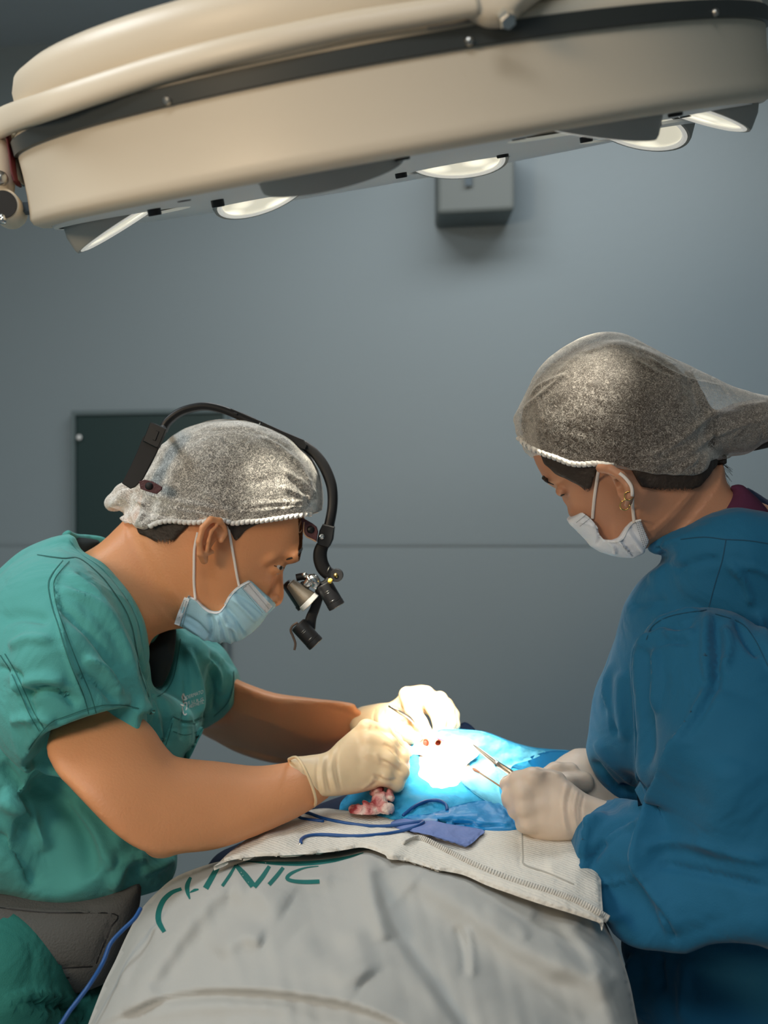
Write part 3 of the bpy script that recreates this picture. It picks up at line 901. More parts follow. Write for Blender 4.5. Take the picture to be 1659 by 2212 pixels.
# ------------------------------------------------------------------ operating table, patient, drapes
tb = empty('operating_table', (0.02, 0.8, 0), 'navy padded operating table under the draped patient', 'operating table')
o = mk('mattress', *boxgeo((-.215, -.25, .835), (.235, 1.80, .892)), M['navy'], tb, smooth=False); bevel(o, .025, 4)
o = mk('table_frame', *boxgeo((-.20, -.22, .80), (.22, 1.77, .835)), M['steel'], tb, smooth=False); bevel(o, .006)
o = mk('table_column', *boxgeo((-.10, .65, .08), (.12, .95, .80)), M['plate'], tb, smooth=False); bevel(o, .02, 3)
o = mk('table_base', *boxgeo((-.25, .35, .0), (.29, 1.25, .08)), M['plate'], tb, smooth=False); bevel(o, .02, 3)
# padded navy head rest, seen between the surgeon's forearm and the towel
s = Sdf(P(420, 1920, 1.5) - [.02, .15, .04], P(1300, 1640, 1.5) + [.02, .2, .05], .006)
s.infl([(455, 1900), (462, 1850), (540, 1812), (620, 1770), (720, 1728), (830, 1700), (1000, 1700), (1200, 1680), (1260, 1700), (1280, 1900), (900, 1930), (600, 1930)], 1.47, T=.09, kap=1.0)
V, Fs = s.mesh()
hr = mk('head_cushion', V, Fs, M['navy'], None, loc=tuple(P(860, 1900, 1.47)))
tag(hr, 'navy cloth cushion under the patient, peeping out below the surgeon forearm', 'cushion')

# patient: lying on the back, head away from the viewer, nose up
pc = Sdf((-.30, .2, .88), (.34, 1.72, 1.16), .007)
hc = P(945, 1700, 1.50); hc[2] = 1.055
pc.ell(hc + [0, .02, -.005], (.078, .105, .085), .01)
pc.ell(hc + [0, -.04, .012], (.058, .06, .06), .02)
pc.cone(hc + [0, -.06, -.03], hc + [-.01, -.20, -.055], .055, .06, .02)
pc.cone(np.array([-.10, 1.20, .965]), np.array([.14, 1.20, .965]), .048, .048, .05)
pc.cone(np.array([.02, 1.16, .968]), np.array([.02, .85, .935]), .056, .036, .04)
pc.cone(np.array([-.04, 1.12, .970]), np.array([-.03, .82, .932]), .054, .036, .04)
pc.cone(np.array([.09, 1.12, .970]), np.array([.08, .82, .932]), .054, .036, .04)
for sx in (-1, 1):
    pc.cone(np.array([.02 + sx * .15, 1.16, .950]), np.array([.02 + sx * .17, .90, .925]), .038, .028, .03)
    pc.cone(np.array([.02 + sx * .17, .90, .925]), np.array([.02 + sx * .16, .66, .918]), .028, .022, .02)
    pc.cone(np.array([.02 + sx * .16, .66, .918]), np.array([.02 + sx * .15, .58, .915]), .026, .018, .02)
    pc.cone(np.array([.02 + sx * .08, .82, .930]), np.array([.02 + sx * .085, .40, .922]), .034, .030, .03)
    pc.cone(np.array([.02 + sx * .085, .40, .922]), np.array([.02 + sx * .08, .22, .922]), .030, .028, .03)
V1, F1 = pc.mesh()
# visible middle of the face: nose with nostrils
fs = Sdf(P(880, 1640, 1.45) - [0.02, .0, .05], P(1010, 1570, 1.6) + [.02, 0.03, .02], .0014)
fs.cone(P(938, 1602, 1.492), P(944, 1618, 1.545), .0115, .010, .01)
fs.cone(P(938, 1604, 1.49), P(945, 1640, 1.47), .008, .012, .012)
fs.ell(P(920, 1606, 1.495), (.0085, .010, .009), .006)
fs.ell(P(952, 1608, 1.495), (.0085, .010, .009), .006)
fs.ell(P(940, 1650, 1.50), (.045, .04, .022), .015)
fs.ell(P(920, 1606, 1.483), (.0040, .009, .0052), .002, 's', .3)
fs.ell(P(944, 1607, 1.483), (.0042, .009, .0058), .002, 's', -.7)
V2, F2 = fs.mesh()
pt = mk('person', *join([(V1, F1), (V2, F2)]), M['skinp'], None, loc=(0.02, .9, .905))
tag(pt, 'patient lying on the operating table under drapes, only the nose showing', 'person')
nb = []
for (x, y, r, rot) in ((920, 1606, .0036, .3), (944, 1608, .0042, -.7)):
    nb.append(lathe_geo([(0, 0), (r * .7, .0), (r, .001), (r, .002), (0, .002)], P(x, y, 1.4862), (0, 1, 0), 16))
mk('nostril', *join(nb), M['nostril'], pt)

# main drape with the clinic's lettering
DR_DEP = [(447, 1866, 1.235), (700, 1853, 1.235), (860, 1858, 1.23), (1050, 1928, 1.17), (1308, 1999, 1.135), (700, 2000, 1.09), (700, 2212, .96),
          (1000, 2100, 1.03), (203, 2181, 1.09), (304, 1966, 1.20), (1385, 2212, 1.03), (1350, 2090, 1.08), (700, 2600, .765), (60, 2600, .86), (1480, 2600, .85), (1100, 2000, 1.12), (400, 2120, 1.06), (500, 1960, 1.14)]
DR_POLY = [(447, 1868), (500, 1856), (560, 1848), (620, 1846), (700, 1842), (745, 1834), (784, 1822), (830, 1826), (880, 1836), (960, 1852), (1050, 1880), (1164, 1918), (1285, 1965),
           (1322, 2025), (1345, 2075), (1362, 2130), (1378, 2212), (1400, 2320), (1450, 2480), (1480, 2620), (900, 2640), (400, 2640), (60, 2620), (110, 2420), (165, 2280), (195, 2200),
           (224, 2126), (249, 2075), (274, 2020), (304, 1966), (338, 1928), (380, 1894)]
DR_F = [([(530, 1885), (470, 1925), (410, 1985), (350, 2075), (270, 2190)], 26, .009),
        ([(560, 1930), (480, 1990), (410, 2070), (340, 2150)], 38, -.007),
        ([(310, 2000), (285, 2050), (255, 2130)], 9, .005), ([(330, 2010), (300, 2075), (270, 2140)], 10, -.005),
        ([(500, 1915), (560, 1925), (620, 1960)], 40, .008), ([(470, 2060), (520, 2020), (570, 2030)], 22, .008),
        ([(120, 2270), (205, 2215), (300, 2168), (359, 2146), (443, 2133), (527, 2133), (612, 2139), (700, 2152), (751, 2162), (827, 2188), (885, 2222), (960, 2300)], 50, .009, 's'),
        ([(300, 2200), (400, 2178), (520, 2172), (640, 2180)], 16, .004),
        ([(812, 1880), (827, 1932), (848, 1991), (881, 2042), (936, 2118), (1010, 2225), (1060, 2320)], 55, -.013, 's'),
        ([(780, 1845), (800, 1900), (812, 1960), (840, 2030)], 26, .010),
        ([(835, 1850), (936, 1912), (1029, 1975), (1122, 2040), (1206, 2080), (1330, 2125)], 34, .012),
        ([(880, 1920), (1000, 2020), (1120, 2110), (1240, 2190), (1300, 2260)], 70, -.014),
        ([(985, 2000), (1000, 2050), (1005, 2110)], 10, -.005), ([(1008, 2000), (1018, 2050), (1020, 2110)], 9, .004),
        ([(1050, 1960), (1110, 1990), (1140, 2030)], 14, .004), ([(1150, 1975), (1200, 2000), (1240, 2050), (1290, 2100)], 18, -.006),
        ([(1250, 1995), (1290, 2040), (1330, 2110)], 16, -.007), ([(700, 1900), (690, 2000), (720, 2090)], 60, -.008), ([(640, 2020), (700, 2080), (780, 2130)], 30, .006),
        ([(560, 1880), (640, 1885), (720, 1890)], 30, .004), ([(760, 2000), (770, 2060), (800, 2110)], 30, .006)]
DR_F = [(f_[0], f_[1], f_[2] * 1.7) + tuple(f_[3:]) for f_ in DR_F]
V, Fs, dbv = sheet(DR_POLY, DR_DEP, 8, .0015, DR_F, rim=.10, rimw=70, amp=.0015, freq=120)
drape = mk('surgical_drape', V, Fs, M['drape'], None, loc=tuple(P(760, 2212, .96) - [0, 0, .1]))
tag(drape, 'grey-white cotton drape printed with green clinic lettering over the patient', 'drape')
LET = [[(392, 1920, 7), (371, 1928, 9), (353, 1945, 11), (343, 1969, 12), (343, 1991, 12), (355, 2013, 9)],
       [(412, 1895, 6), (405, 1911, 10), (405, 1926, 9), (410, 1942, 3)], [(410, 1928, 2), (420, 1923, 6), (429, 1921, 3)],
       [(473, 1868, 10), (459, 1893, 12), (444, 1919, 13)],
       [(509, 1869, 5), (496, 1891, 7), (480, 1914, 7)], [(510, 1869, 8), (529, 1891, 14), (547, 1914, 14)], [(582, 1871, 8), (567, 1894, 10), (549, 1916, 10)],
       [(612, 1874, 8), (597, 1893, 9), (581, 1911, 9)],
       [(688, 1871, 2), (658, 1875, 4), (630, 1886, 7), (620, 1897, 8), (633, 1903, 8), (660, 1905, 9), (690, 1904, 9)],
       [(530, 1860, 2), (600, 1865, 8), (660, 1865, 10), (710, 1860, 9), (750, 1852, 6), (785, 1842, 2)]]
mk('printed_lettering', *join([ribbon(s_, dbv, '', None, None, fallback=1.22) for s_ in LET]), M['print'], drape, smooth=False)

# white knitted towel over the chest
TW_POLY = [(462, 1872), (474, 1862), (490, 1846), (520, 1822), (560, 1795), (610, 1774), (660, 1752), (700, 1746), (740, 1750), (850, 1762), (1000, 1778), (1120, 1776), (1240, 1795), (1290, 1840),
           (1300, 1940), (1303, 1999), (1290, 1992), (1230, 1972), (1164, 1952), (1100, 1930), (1050, 1912), (1000, 1890), (940, 1878), (880, 1860), (840, 1856), (830, 1846), (785, 1831), (745, 1836), (700, 1842), (620, 1848), (560, 1850), (500, 1858)]
TW_DEP = [(470, 1862, 1.228), (560, 1795, 1.31), (700, 1746, 1.39), (850, 1852, 1.222), (900, 1780, 1.345), (1120, 1790, 1.33), (1050, 1918, 1.162), (1310, 2000, 1.118), (1250, 1850, 1.24), (650, 1855, 1.222), (1100, 1860, 1.235), (700, 1800, 1.31)]
TW_F = [([(490, 1855), (560, 1848), (640, 1846), (700, 1840)], 5, .003), ([(840, 1852), (868, 1822), (890, 1803)], 14, .007), ([(885, 1800), (960, 1845), (1050, 1890), (1150, 1920), (1300, 1972)], 7, .005),
        ([(850, 1840), (940, 1868), (1040, 1898)], 9, -.004), ([(560, 1800), (610, 1812), (650, 1800)], 16, .008), ([(1120, 1800), (1125, 1850), (1128, 1872), (1180, 1888), (1240, 1915)], 6, -.004),
        ([(650, 1780), (720, 1790), (800, 1795)], 12, .005), ([(1240, 1830), (1210, 1860), (1180, 1870)], 14, .004), ([(700, 1760), (760, 1768)], 8, .005), ([(480, 1850), (520, 1842), (560, 1845)], 10, -.005)]
V, Fs, tbv = sheet(TW_POLY, TW_DEP, 6, .004, TW_F, rim=.012, rimw=14, amp=.0012, freq=70, seed=3, over=[dbv], gap=.006)
towel = mk('gauze_towel', V, Fs, M['towel'], None, loc=tuple(P(880, 1850, 1.24)))
tag(towel, 'white knitted gauze towel spread over the grey drape below the blue sheets', 'towel')
# overlocked edge of the towel
ed = cr([(872, 1822), (905, 1812), (960, 1838), (1020, 1868), (1100, 1900), (1180, 1925), (1250, 1950), (1312, 1985)], 14, False)
E1 = []; h = hit(tbv, 960, 1838, 1.24)
for i, (x, y) in enumerate(ed):
    h = hit(tbv, x, y, h); a = P(x - 5, y + 7, h - .0022); b = P(x + 4, y - 8, h - .0022)
    E1.append(tube_geo([a, (a + b) / 2 - [0, .0012, 0], b], .0011, 5))
mk('overlock_edge', *join(E1), M['towel2'], towel)
E2 = [[(500, 1866, 2), (560, 1862, 2), (640, 1861, 2)]]
mk('towel_seam', *join([ribbon([(1128, 1800, 3), (1130, 1850, 4), (1134, 1868, 4), (1180, 1884, 3), (1240, 1910, 3)], tbv, '', None, None)]), M['belt'] if False else mat('grey_seam_thread', (.42, .40, .35), .9), towel)  # seam thread, greyer and darker than the towel

# periwinkle wrap
V, Fs, pbv = sheet([(848, 1772), (905, 1764), (960, 1778), (1042, 1792), (1036, 1806), (1012, 1826), (990, 1822), (928, 1804), (870, 1792), (845, 1786)],
                   [(848, 1775, 1.345), (1040, 1795, 1.31), (1010, 1824, 1.265), (930, 1804, 1.28)], 5, .002, [([(930, 1780), (935, 1800)], 8, .004), ([(860, 1780), (960, 1795), (1020, 1800)], 7, .003)], rim=.006, rimw=10, over=[tbv], gap=.004)
o = mk('instrument_wrap', V, Fs, M['peri'], None, loc=tuple(P(940, 1800, 1.3)))
tag(o, 'periwinkle wrap sheet lying on the towel just below the bright blue drape', 'sheet')

# blue disposable drape around the face
BL_POLY = [(734, 1740), (752, 1716), (790, 1690), (850, 1655), (878, 1622), (900, 1600), (930, 1585), (960, 1572), (1000, 1575), (1050, 1581), (1100, 1600), (1145, 1613), (1190, 1618), (1238, 1623), (1243, 1640),
           (1250, 1700), (1220, 1790), (1116, 1792), (1000, 1782), (900, 1776), (800, 1774), (742, 1768)]
BL_DEP = [(736, 1742, 1.41), (878, 1630, 1.47), (940, 1590, 1.53), (1000, 1575, 1.60), (1238, 1625, 1.60), (1220, 1785, 1.345), (1000, 1780, 1.335), (800, 1770, 1.365), (940, 1640, 1.485), (1000, 1680, 1.44), (1100, 1690, 1.46), (900, 1710, 1.40), (1050, 1600, 1.57)]
BL_F = [([(880, 1640), (850, 1700), (860, 1760)], 22, .006), ([(1000, 1680), (1040, 1720), (1090, 1760)], 12, .006), ([(1060, 1600), (1140, 1640), (1200, 1680)], 16, -.006), ([(1100, 1600), (1080, 1640), (1060, 1700)], 14, .005),
        ([(740, 1745), (800, 1740), (850, 1750)], 12, .005), ([(960, 1660), (930, 1720), (940, 1760)], 18, -.005), ([(1190, 1622), (1170, 1660), (1160, 1690)], 10, .006), ([(1150, 1700), (1130, 1740), (1140, 1780)], 14, -.006)]
V, Fs, bbv = sheet(BL_POLY, BL_DEP, 6, .0012, BL_F, rim=.02, rimw=14, amp=.0025, freq=55, seed=5)
bd = mk('face_drape', V, Fs, M['bluepaper'], None, loc=tuple(P(950, 1780, 1.42)))
tag(bd, 'bright blue paper drape around the patient face under the light', 'drape')
V, Fs, b2 = sheet([(948, 1576), (1000, 1577), (1048, 1583), (1100, 1603), (1150, 1618), (1178, 1624), (1150, 1640), (1110, 1652), (1098, 1672), (1078, 1700), (1088, 1742), (1050, 1728), (1010, 1700), (990, 1680), (965, 1640), (940, 1600)],
                  1.5, 6, .0012, over=[bbv], gap=.0035, amp=.001)
o = mk('pale_drape_panel', V, Fs, M['lightblue'], bd)
V, Fs, b3 = sheet([(862, 1764), (900, 1760), (930, 1757), (960, 1748), (992, 1738), (1030, 1730), (1066, 1729), (1090, 1745), (1110, 1770), (1120, 1790), (1080, 1795), (1036, 1792), (980, 1783), (944, 1774), (900, 1772)],
                  1.6, 5, .0015, [([(1075, 1732), (1088, 1752), (1092, 1766)], 5, .005), ([(940, 1768), (1000, 1758), (1060, 1760)], 6, .003)], over=[bbv, tbv, pbv], gap=.004, rim=.004, rimw=8)
o = mk('adhesive_film', V, Fs, M['bluefilm'], None, loc=tuple(P(1000, 1770, 1.33)))
tag(o, 'shiny deep blue film strip along the lower edge of the face drape', 'drape film')
V, Fs, b4 = sheet([(1140, 1640), (1190, 1622), (1240, 1626), (1243, 1645), (1215, 1655), (1170, 1668)], 1.5, 5, .0015, over=[bbv], gap=.004)
mk('corner_fold', V, Fs, M['bluefilm'], bd)
V, Fs, b5 = sheet([(984, 1578), (1004, 1560), (1028, 1578), (1010, 1584)], 1.63, 4, .002)
o = mk('navy_corner', V, Fs, M['navy'], bd)

# white gauze over the cheeks and forehead
GZ = [(876, 1628), (892, 1612), (905, 1601), (920, 1610), (930, 1618), (945, 1621), (956, 1612), (968, 1600), (985, 1590), (1010, 1592), (1030, 1605), (1035, 1628), (1010, 1650), (996, 1672), (985, 1680), (970, 1672), (950, 1655), (930, 1645), (912, 1632), (895, 1629)]
V, Fs, gbv = sheet(GZ, [(876, 1628, 1.468), (940, 1624, 1.475), (1030, 1600, 1.51), (990, 1676, 1.43), (1030, 1628, 1.49), (905, 1602, 1.49)], 4, .003, [([(910, 1620), (950, 1640), (980, 1665)], 8, .004), ([(980, 1600), (1000, 1620), (1000, 1650)], 9, .005)], rim=.006, rimw=8, over=[bbv, b2], gap=.003, amp=.001, freq=20)
gz = mk('gauze_pad', V, Fs, M['gauze'], None, loc=tuple(P(950, 1640, 1.47)))
tag(gz, 'glaring white gauze pad around the patient nose', 'gauze')
# bloodstained gauze by the surgeon's near hand
bs = Sdf(P(745, 1770, 1.33) - [0, .03, 0], P(865, 1690, 1.33) + [0.02, .08, .0], .0013)
rr = np.random.RandomState(11)
for (x, y, d, rx, ry, rz, a) in ((795, 1752, 1.36, .022, .014, .007, .1), (818, 1730, 1.37, .011, .012, .008, .8), (836, 1747, 1.355, .008, .009, .008, 0), (814, 1708, 1.385, .009, .01, .006, .5), (772, 1752, 1.37, .010, .012, .007, -.3), (842, 1716, 1.375, .004, .008, .007, .2)):
    bs.ell(P(x, y, d), (rx, ry, rz), .004, 'u', a)
for _ in range(26):
    x, y = rr.uniform(765, 846), rr.uniform(1706, 1758)
    if x + 1.6 * (1760 - y) < 790: continue
    if y < 1735 and x < 805: continue
    bs.ell(P(x, y, 1.355 + (1750 - y) * .0005), (rr.uniform(.002, .007), .006, rr.uniform(.0012, .003)), .002, 'u', rr.uniform(-1.5, 1.5))
V, Fs = bs.mesh(); V = ripples(V, Fs, .0009, 500, 4)
m = bpy.data.materials.new('bloodstained_gauze'); m.use_nodes = True
nt = m.node_tree; n1 = nt.nodes.new('ShaderNodeTexNoise'); n1.inputs['Scale'].default_value = 42; n1.inputs['Distortion'].default_value = .6
tc = nt.nodes.new('ShaderNodeTexCoord'); rp = nt.nodes.new('ShaderNodeValToRGB'); bsdf = nt.nodes['Principled BSDF']
rp.color_ramp.elements[0].position = .38; rp.color_ramp.elements[0].color = (.30, .03, .035, 1)
rp.color_ramp.elements[1].position = .62; rp.color_ramp.elements[1].color = (.80, .66, .56, 1)
e = rp.color_ramp.elements.new(.5); e.color = (.66, .28, .25, 1)
nt.links.new(tc.outputs['Object'], n1.inputs['Vector']); nt.links.new(n1.outputs['Fac'], rp.inputs[0]); nt.links.new(rp.outputs[0], bsdf.inputs['Base Color'])
n2 = nt.nodes.new('ShaderNodeTexNoise'); n2.inputs['Scale'].default_value = 350; b2_ = nt.nodes.new('ShaderNodeBump'); b2_.inputs['Distance'].default_value = .0015
nt.links.new(tc.outputs['Object'], n2.inputs['Vector']); nt.links.new(n2.outputs['Fac'], b2_.inputs['Height']); nt.links.new(b2_.outputs['Normal'], bsdf.inputs['Normal'])
o = mk('bloody_gauze', V, Fs, m, None, loc=tuple(P(805, 1760, 1.37)))
tag(o, 'crumpled bloodstained gauze swab below the surgeon nearest gloved hand', 'gauze swab')

# cables
def onsurf(pts, bvs, gap=.0035, sub=6, dflt=1.3):
    c = cr(pts, sub, False); out = []; last = dflt
    for x, y in c:
        hs_ = [h for h in (hit(b, x, y) for b in bvs) if h is not None]
        if hs_: last = min(hs_) - gap
        out.append((x, y, last))
    d = np.array([q[2] for q in out]); dp = np.pad(d, 3, mode='edge'); d = sum(dp[i:i + len(d)] for i in range(7)) / 7
    return [P(x, y, dd) for (x, y, _), dd in zip(out, d)]
c1 = onsurf([(650, 1822), (652, 1812), (668, 1805), (700, 1803), (770, 1806), (840, 1800), (885, 1790), (912, 1778), (910, 1774), (880, 1779), (820, 1785), (760, 1780), (700, 1768), (665, 1756), (648, 1758), (652, 1768), (700, 1774)], [tbv, pbv])
cb = tube('electrode_cable', c1, .0019, M['cable'], None, tuple(P(760, 1790, 1.33)), sub=0, seg=8)
tag(cb, 'thin blue cable looped on the white towel', 'cable')
tube('cable_tip', [c1[0], P(640, 1830, c1[0][1] - .002), P(628, 1838, c1[0][1] - .01)], [.0018, .001, .0006], M['chrome'], cb, seg=8)
c2 = onsurf([(870, 1762), (895, 1742), (920, 1731), (945, 1729), (962, 1737), (966, 1750)], [bbv, b3])
cb2 = tube('suction_cable', c2, .0019, M['cable'], None, tuple(P(920, 1745, 1.38)), sub=0, seg=8)
tag(cb2, 'short arch of blue cable lying on the bright blue face drape', 'cable')
cb3 = tube('hanging_cable', [P(304, 1962, 1.16), P(290, 1985, 1.15), P(262, 2012, 1.14), P(238, 2040, 1.13), (P(222, 2080, 1.12)), P(195, 2125, 1.10), P(165, 2165, 1.09), P(140, 2200, 1.08), P(110, 2260, 1.07), P(95, 2400, 1.05)], .0021, M['cable'], None, tuple(P(240, 2050, 1.13)), seg=8)
tag(cb3, 'thin blue cable hanging down past the left edge of the drape', 'cable')

# instruments
ns = empty('needle_holder', tuple(P(1072, 1648, 1.42)), 'steel needle holder pointing at the nose, held by the assistant', 'needle holder')
tipP, jt, hnd = P(1020, 1607, 1.45), P(1074, 1650, 1.41), P(1150, 1702, 1.34)
dirv = (jt - tipP) / np.linalg.norm(jt - tipP)
sd = np.cross(dirv, (0, 1, 0)); sd /= np.linalg.norm(sd)
tube('jaw', [tipP, tipP + (jt - tipP) * .35 + sd * .0008, jt + sd * .0012], [.0004, .0017, .0024], M['steel'], ns, seg=10)
tube('jaw', [tipP, tipP + (jt - tipP) * .35 - sd * .0008, jt - sd * .0012], [.0004, .0017, .0024], M['steel'], ns, seg=10)
mk('box_joint', *lathe_geo([(0, -.002), (.0036, -.002), (.0036, .002), (0, .002)], jt, (0, 1, 0), 20), M['steel'], ns)
tube('handle', [jt + sd * .0014, hnd + sd * .0028], [.0021, .0024], M['steel'], ns, seg=10)
tube('handle', [jt - sd * .0014, hnd - sd * .0028], [.0021, .0024], M['steel'], ns, seg=10)
sw = empty('cotton_swab', tuple(P(1050, 1680, 1.38)), 'thin swab stick with a stained tip held below the needle holder', 'swab')
tube('stick', [P(1034, 1668, 1.40), P(1095, 1708, 1.34)], .0011, M['wood'], sw, seg=8)
tube('swab_tip', [P(1021, 1659, 1.412), P(1026, 1663, 1.407), P(1036, 1669, 1.398)], [.0008, .0021, .0013], mat('stained_cotton', (.35, .16, .10), .9), sw, seg=10)
fc = empty('forceps', tuple(P(900, 1575, 1.52)), 'steel forceps held in the far gloved hand of the surgeon', 'forceps')
tube('forceps_arm', [P(840, 1525, 1.50), P(858, 1535, 1.495), P(885, 1552, 1.50), P(905, 1575, 1.505)], [.0012, .0024, .0026, .001], M['steel'], fc, seg=10, r2=.0009)
tube('forceps_arm', [P(840, 1525, 1.505), P(860, 1532, 1.52), P(890, 1548, 1.525), P(910, 1575, 1.515)], [.0016, .0032, .0034, .001], M['steel'], fc, seg=10, r2=.001)
tube('forceps_tip', [P(896, 1610, 1.48), P(906, 1602, 1.485), P(914, 1594, 1.49)], [.0006, .0009, .0013], M['steel'], fc, seg=8)
mk_pen = tube('skin_marking', [P(943, 1594, 1.48), P(951, 1597, 1.479), P(959, 1601, 1.479)], .0007, mat('violet_ink', (.30, .08, .35), .6), pt, seg=6)

# ------------------------------------------------------------------ surgeon (left, teal)
HEAD1 = [(674, 1122), (680, 1090), (682, 1050), (664, 1000), (620, 955), (560, 928), (500, 920), (440, 928), (390, 950), (350, 990), (325, 1040), (318, 1095), (330, 1150), (365, 1225), (405, 1300), (440, 1348), (475, 1366), (520, 1370),
         (552, 1348), (578, 1320), (588, 1305), (588, 1275), (602, 1245), (612, 1226), (630, 1212), (645, 1202), (655, 1186), (662, 1160)]
K1 = dict(T=[(400, 1000, .086), (500, 960, .086), (640, 1050, .078), (450, 1150, .079), (460, 1290, .060), (530, 1240, .060), (592, 1250, .027), (582, 1310, .030), (645, 1170, .050), (630, 1205, .044), (350, 1180, .075), (500, 1370, .045)], kap=1.22)
def head1(s, grow=0.0, k=.01): s.infl(HEAD1, 1.45, grow=grow, k=k, **K1)
def neck1(s, grow=0.0): s.infl([(330, 1100), (262, 1135), (215, 1175), (150, 1215), (60, 1290), (120, 1420), (220, 1480), (300, 1450), (325, 1385), (360, 1362), (410, 1340), (450, 1300), (430, 1150)], [(330, 1150, 1.45), (100, 1350, 1.43), (400, 1330, 1.455), (220, 1300, 1.44)], T=.064, kap=1.0, k=.05, grow=grow)
s = Sdf([-.42, 1.33, ZC - .20], [-.10, 1.58, ZC + .12], .0018)
head1(s)
# neck
neck1(s)
# nose, lids, brow
s.infl([(640, 1196), (622, 1210), (612, 1224), (611, 1241), (612, 1264), (613, 1284), (610, 1298), (602, 1308), (590, 1310), (572, 1300), (566, 1275), (585, 1240), (605, 1205)], 1.45, T=.0135, kap=1.6, k=.005)
s.ell(P(589, 1296, 1.436), (.0085, .0055, .0065), .003)
s.ell(P(592, 1304, 1.4345), (.0035, .003, .003), .002, 's')
s.ell(P(640, 1200, 1.425), (.012, .016, .007), .012, 'u', .6)
s.ell(P(606, 1228, 1.408), (.012, .010, .009), .012, 's')
s.ell(P(595, 1222, 1.424), (.0115, .0110, .0105), .004)
s.ell(P(607, 1227, 1.4145), (.0060, .008, .0018), .0012, 's', -.45)
s.chain([(578, 1216, 1.4125, .0012), (590, 1209, 1.412, .0014), (604, 1209, 1.414, .0012), (613, 1214, 1.418, .001)], .003)
s.ell(P(584, 1206, 1.412), (.010, .010, .005), .008, 'u', .4)
# near ear
s.infl([(487, 1136), (474, 1122), (452, 1124), (436, 1140), (427, 1172), (430, 1198), (438, 1216), (448, 1212), (453, 1192), (464, 1172), (484, 1156)], [(487, 1140, 1.374), (430, 1168, 1.355), (445, 1212, 1.368), (460, 1125, 1.364)], T=.0065, kap=.8, k=.004)
s.ell(P(462, 1168, 1.354), (.0092, .013, .0150), .002, 's', .35)
s.ell(P(447, 1150, 1.346), (.0034, .007, .012), .0015, 's', .25)
s.ell(P(470, 1140, 1.352), (.0075, .008, .0035), .0015, 's', .3)
s.chain([(486, 1142, 1.368, .0030), (474, 1125, 1.358, .0038), (455, 1122, 1.351, .0038), (438, 1140, 1.346, .0036), (430, 1170, 1.346, .0034), (433, 1196, 1.352, .0040), (441, 1210, 1.362, .0050)], .002)
s.chain([(447, 1190, 1.354, .0026), (450, 1170, 1.352, .0024), (456, 1148, 1.352, .0024), (468, 1136, 1.356, .0022)], .0015)
s.chain([(486, 1152, 1.371, .0038), (477, 1168, 1.366, .0034)], .003)
s.chain([(446, 1196, 1.358, .0030), (458, 1192, 1.364, .0028)], .002)
hV, hF = s.mesh(); head_bv = tree(hV, hF)
# arms and trunk
ARM_N = [(190, 1500), (255, 1516), (308, 1550), (335, 1578), (350, 1602), (367, 1624), (386, 1636), (463, 1645), (556, 1656), (640, 1645), (700, 1640), (745, 1670), (720, 1712), (688, 1738), (640, 1766), (548, 1806), (463, 1834), (386, 1842), (347, 1847), (309, 1838), (270, 1817), (231, 1784), (193, 1745), (150, 1702), (127, 1680), (110, 1655), (98, 1625), (104, 1590), (130, 1530)]
ARM_ND = [(180, 1560, 1.27), (330, 1780, 1.235), (480, 1740, 1.29), (660, 1690, 1.355), (740, 1680, 1.39), (240, 1650, 1.245)]
ARM_F = [(440, 1420), (500, 1462), (545, 1483), (600, 1500), (680, 1510), (760, 1520), (772, 1532), (796, 1548), (800, 1566), (780, 1588), (745, 1608), (680, 1638), (640, 1646), (590, 1642), (520, 1622), (470, 1600), (430, 1580), (390, 1540), (400, 1460)]
ARM_FD = [(440, 1500, 1.63), (600, 1570, 1.66), (780, 1560, 1.60), (850, 1545, 1.57)]
b = Sdf([-.64, 1.10, .93], [.05, 1.80, 1.44], .0036)
b.infl(ARM_N, ARM_ND, T=[(200, 1480, .034), (310, 1540, .034), (150, 1600, .042), (340, 1640, .050), (340, 1800, .052), (600, 1700, .050)], kap=.95, k=.01)
b.ell(P(343, 1828, 1.24), (.013, .014, .010), .02)
b.infl(ARM_F, ARM_FD, T=[(440, 1500, .045), (600, 1560, .045), (700, 1570, .034), (780, 1560, .020), (850, 1555, .012)], kap=.9, k=.01)
b.infl([(140, 1260), (60, 1290), (-10, 1360), (-60, 1500), (-80, 1700), (-80, 1850), (240, 1850), (310, 1780), (330, 1640), (340, 1560), (280, 1480), (240, 1370)], 1.46, T=.07, kap=.5, k=.03)
b.chain([(140, 1290, 1.38, .035), (150, 1400, 1.31, .042), (195, 1500, 1.295, .028)], .02)
b.chain([(180, 1330, 1.53, .035), (330, 1450, 1.60, .035), (440, 1500, 1.63, .04)], .02)
bV, bF = b.mesh(2)
lg = Sdf([-.80, 1.15, .0], [-.25, 1.75, 1.02], .010)
for y in (1.36, 1.54):
    lg.cone(np.array([-.46, y, .86]), np.array([-.45, y - .01, .50]), .065, .050, .03)
    lg.cone(np.array([-.45, y - .01, .50]), np.array([-.52, y, .09]), .052, .038, .03)
    lg.cone(np.array([-.53, y, .05]), np.array([-.38, y - .01, .035]), .040, .032, .03)
lg.cone(np.array([-.46, 1.39, .90]), np.array([-.46, 1.51, .90]), .060, .060, .03)
lV, lF = lg.mesh()
surgeon = mk('person', np.vstack([bV, hV, lV]), np.vstack([bF, hF + len(bV), lF + len(bV) + len(hV)]), M['skin'], None, loc=(-.50, 1.45, 0))
tag(surgeon, 'surgeon in teal scrubs with magnifying headset, leaning over the patient from the left', 'person')
arm_bv = tree(bV, bF)

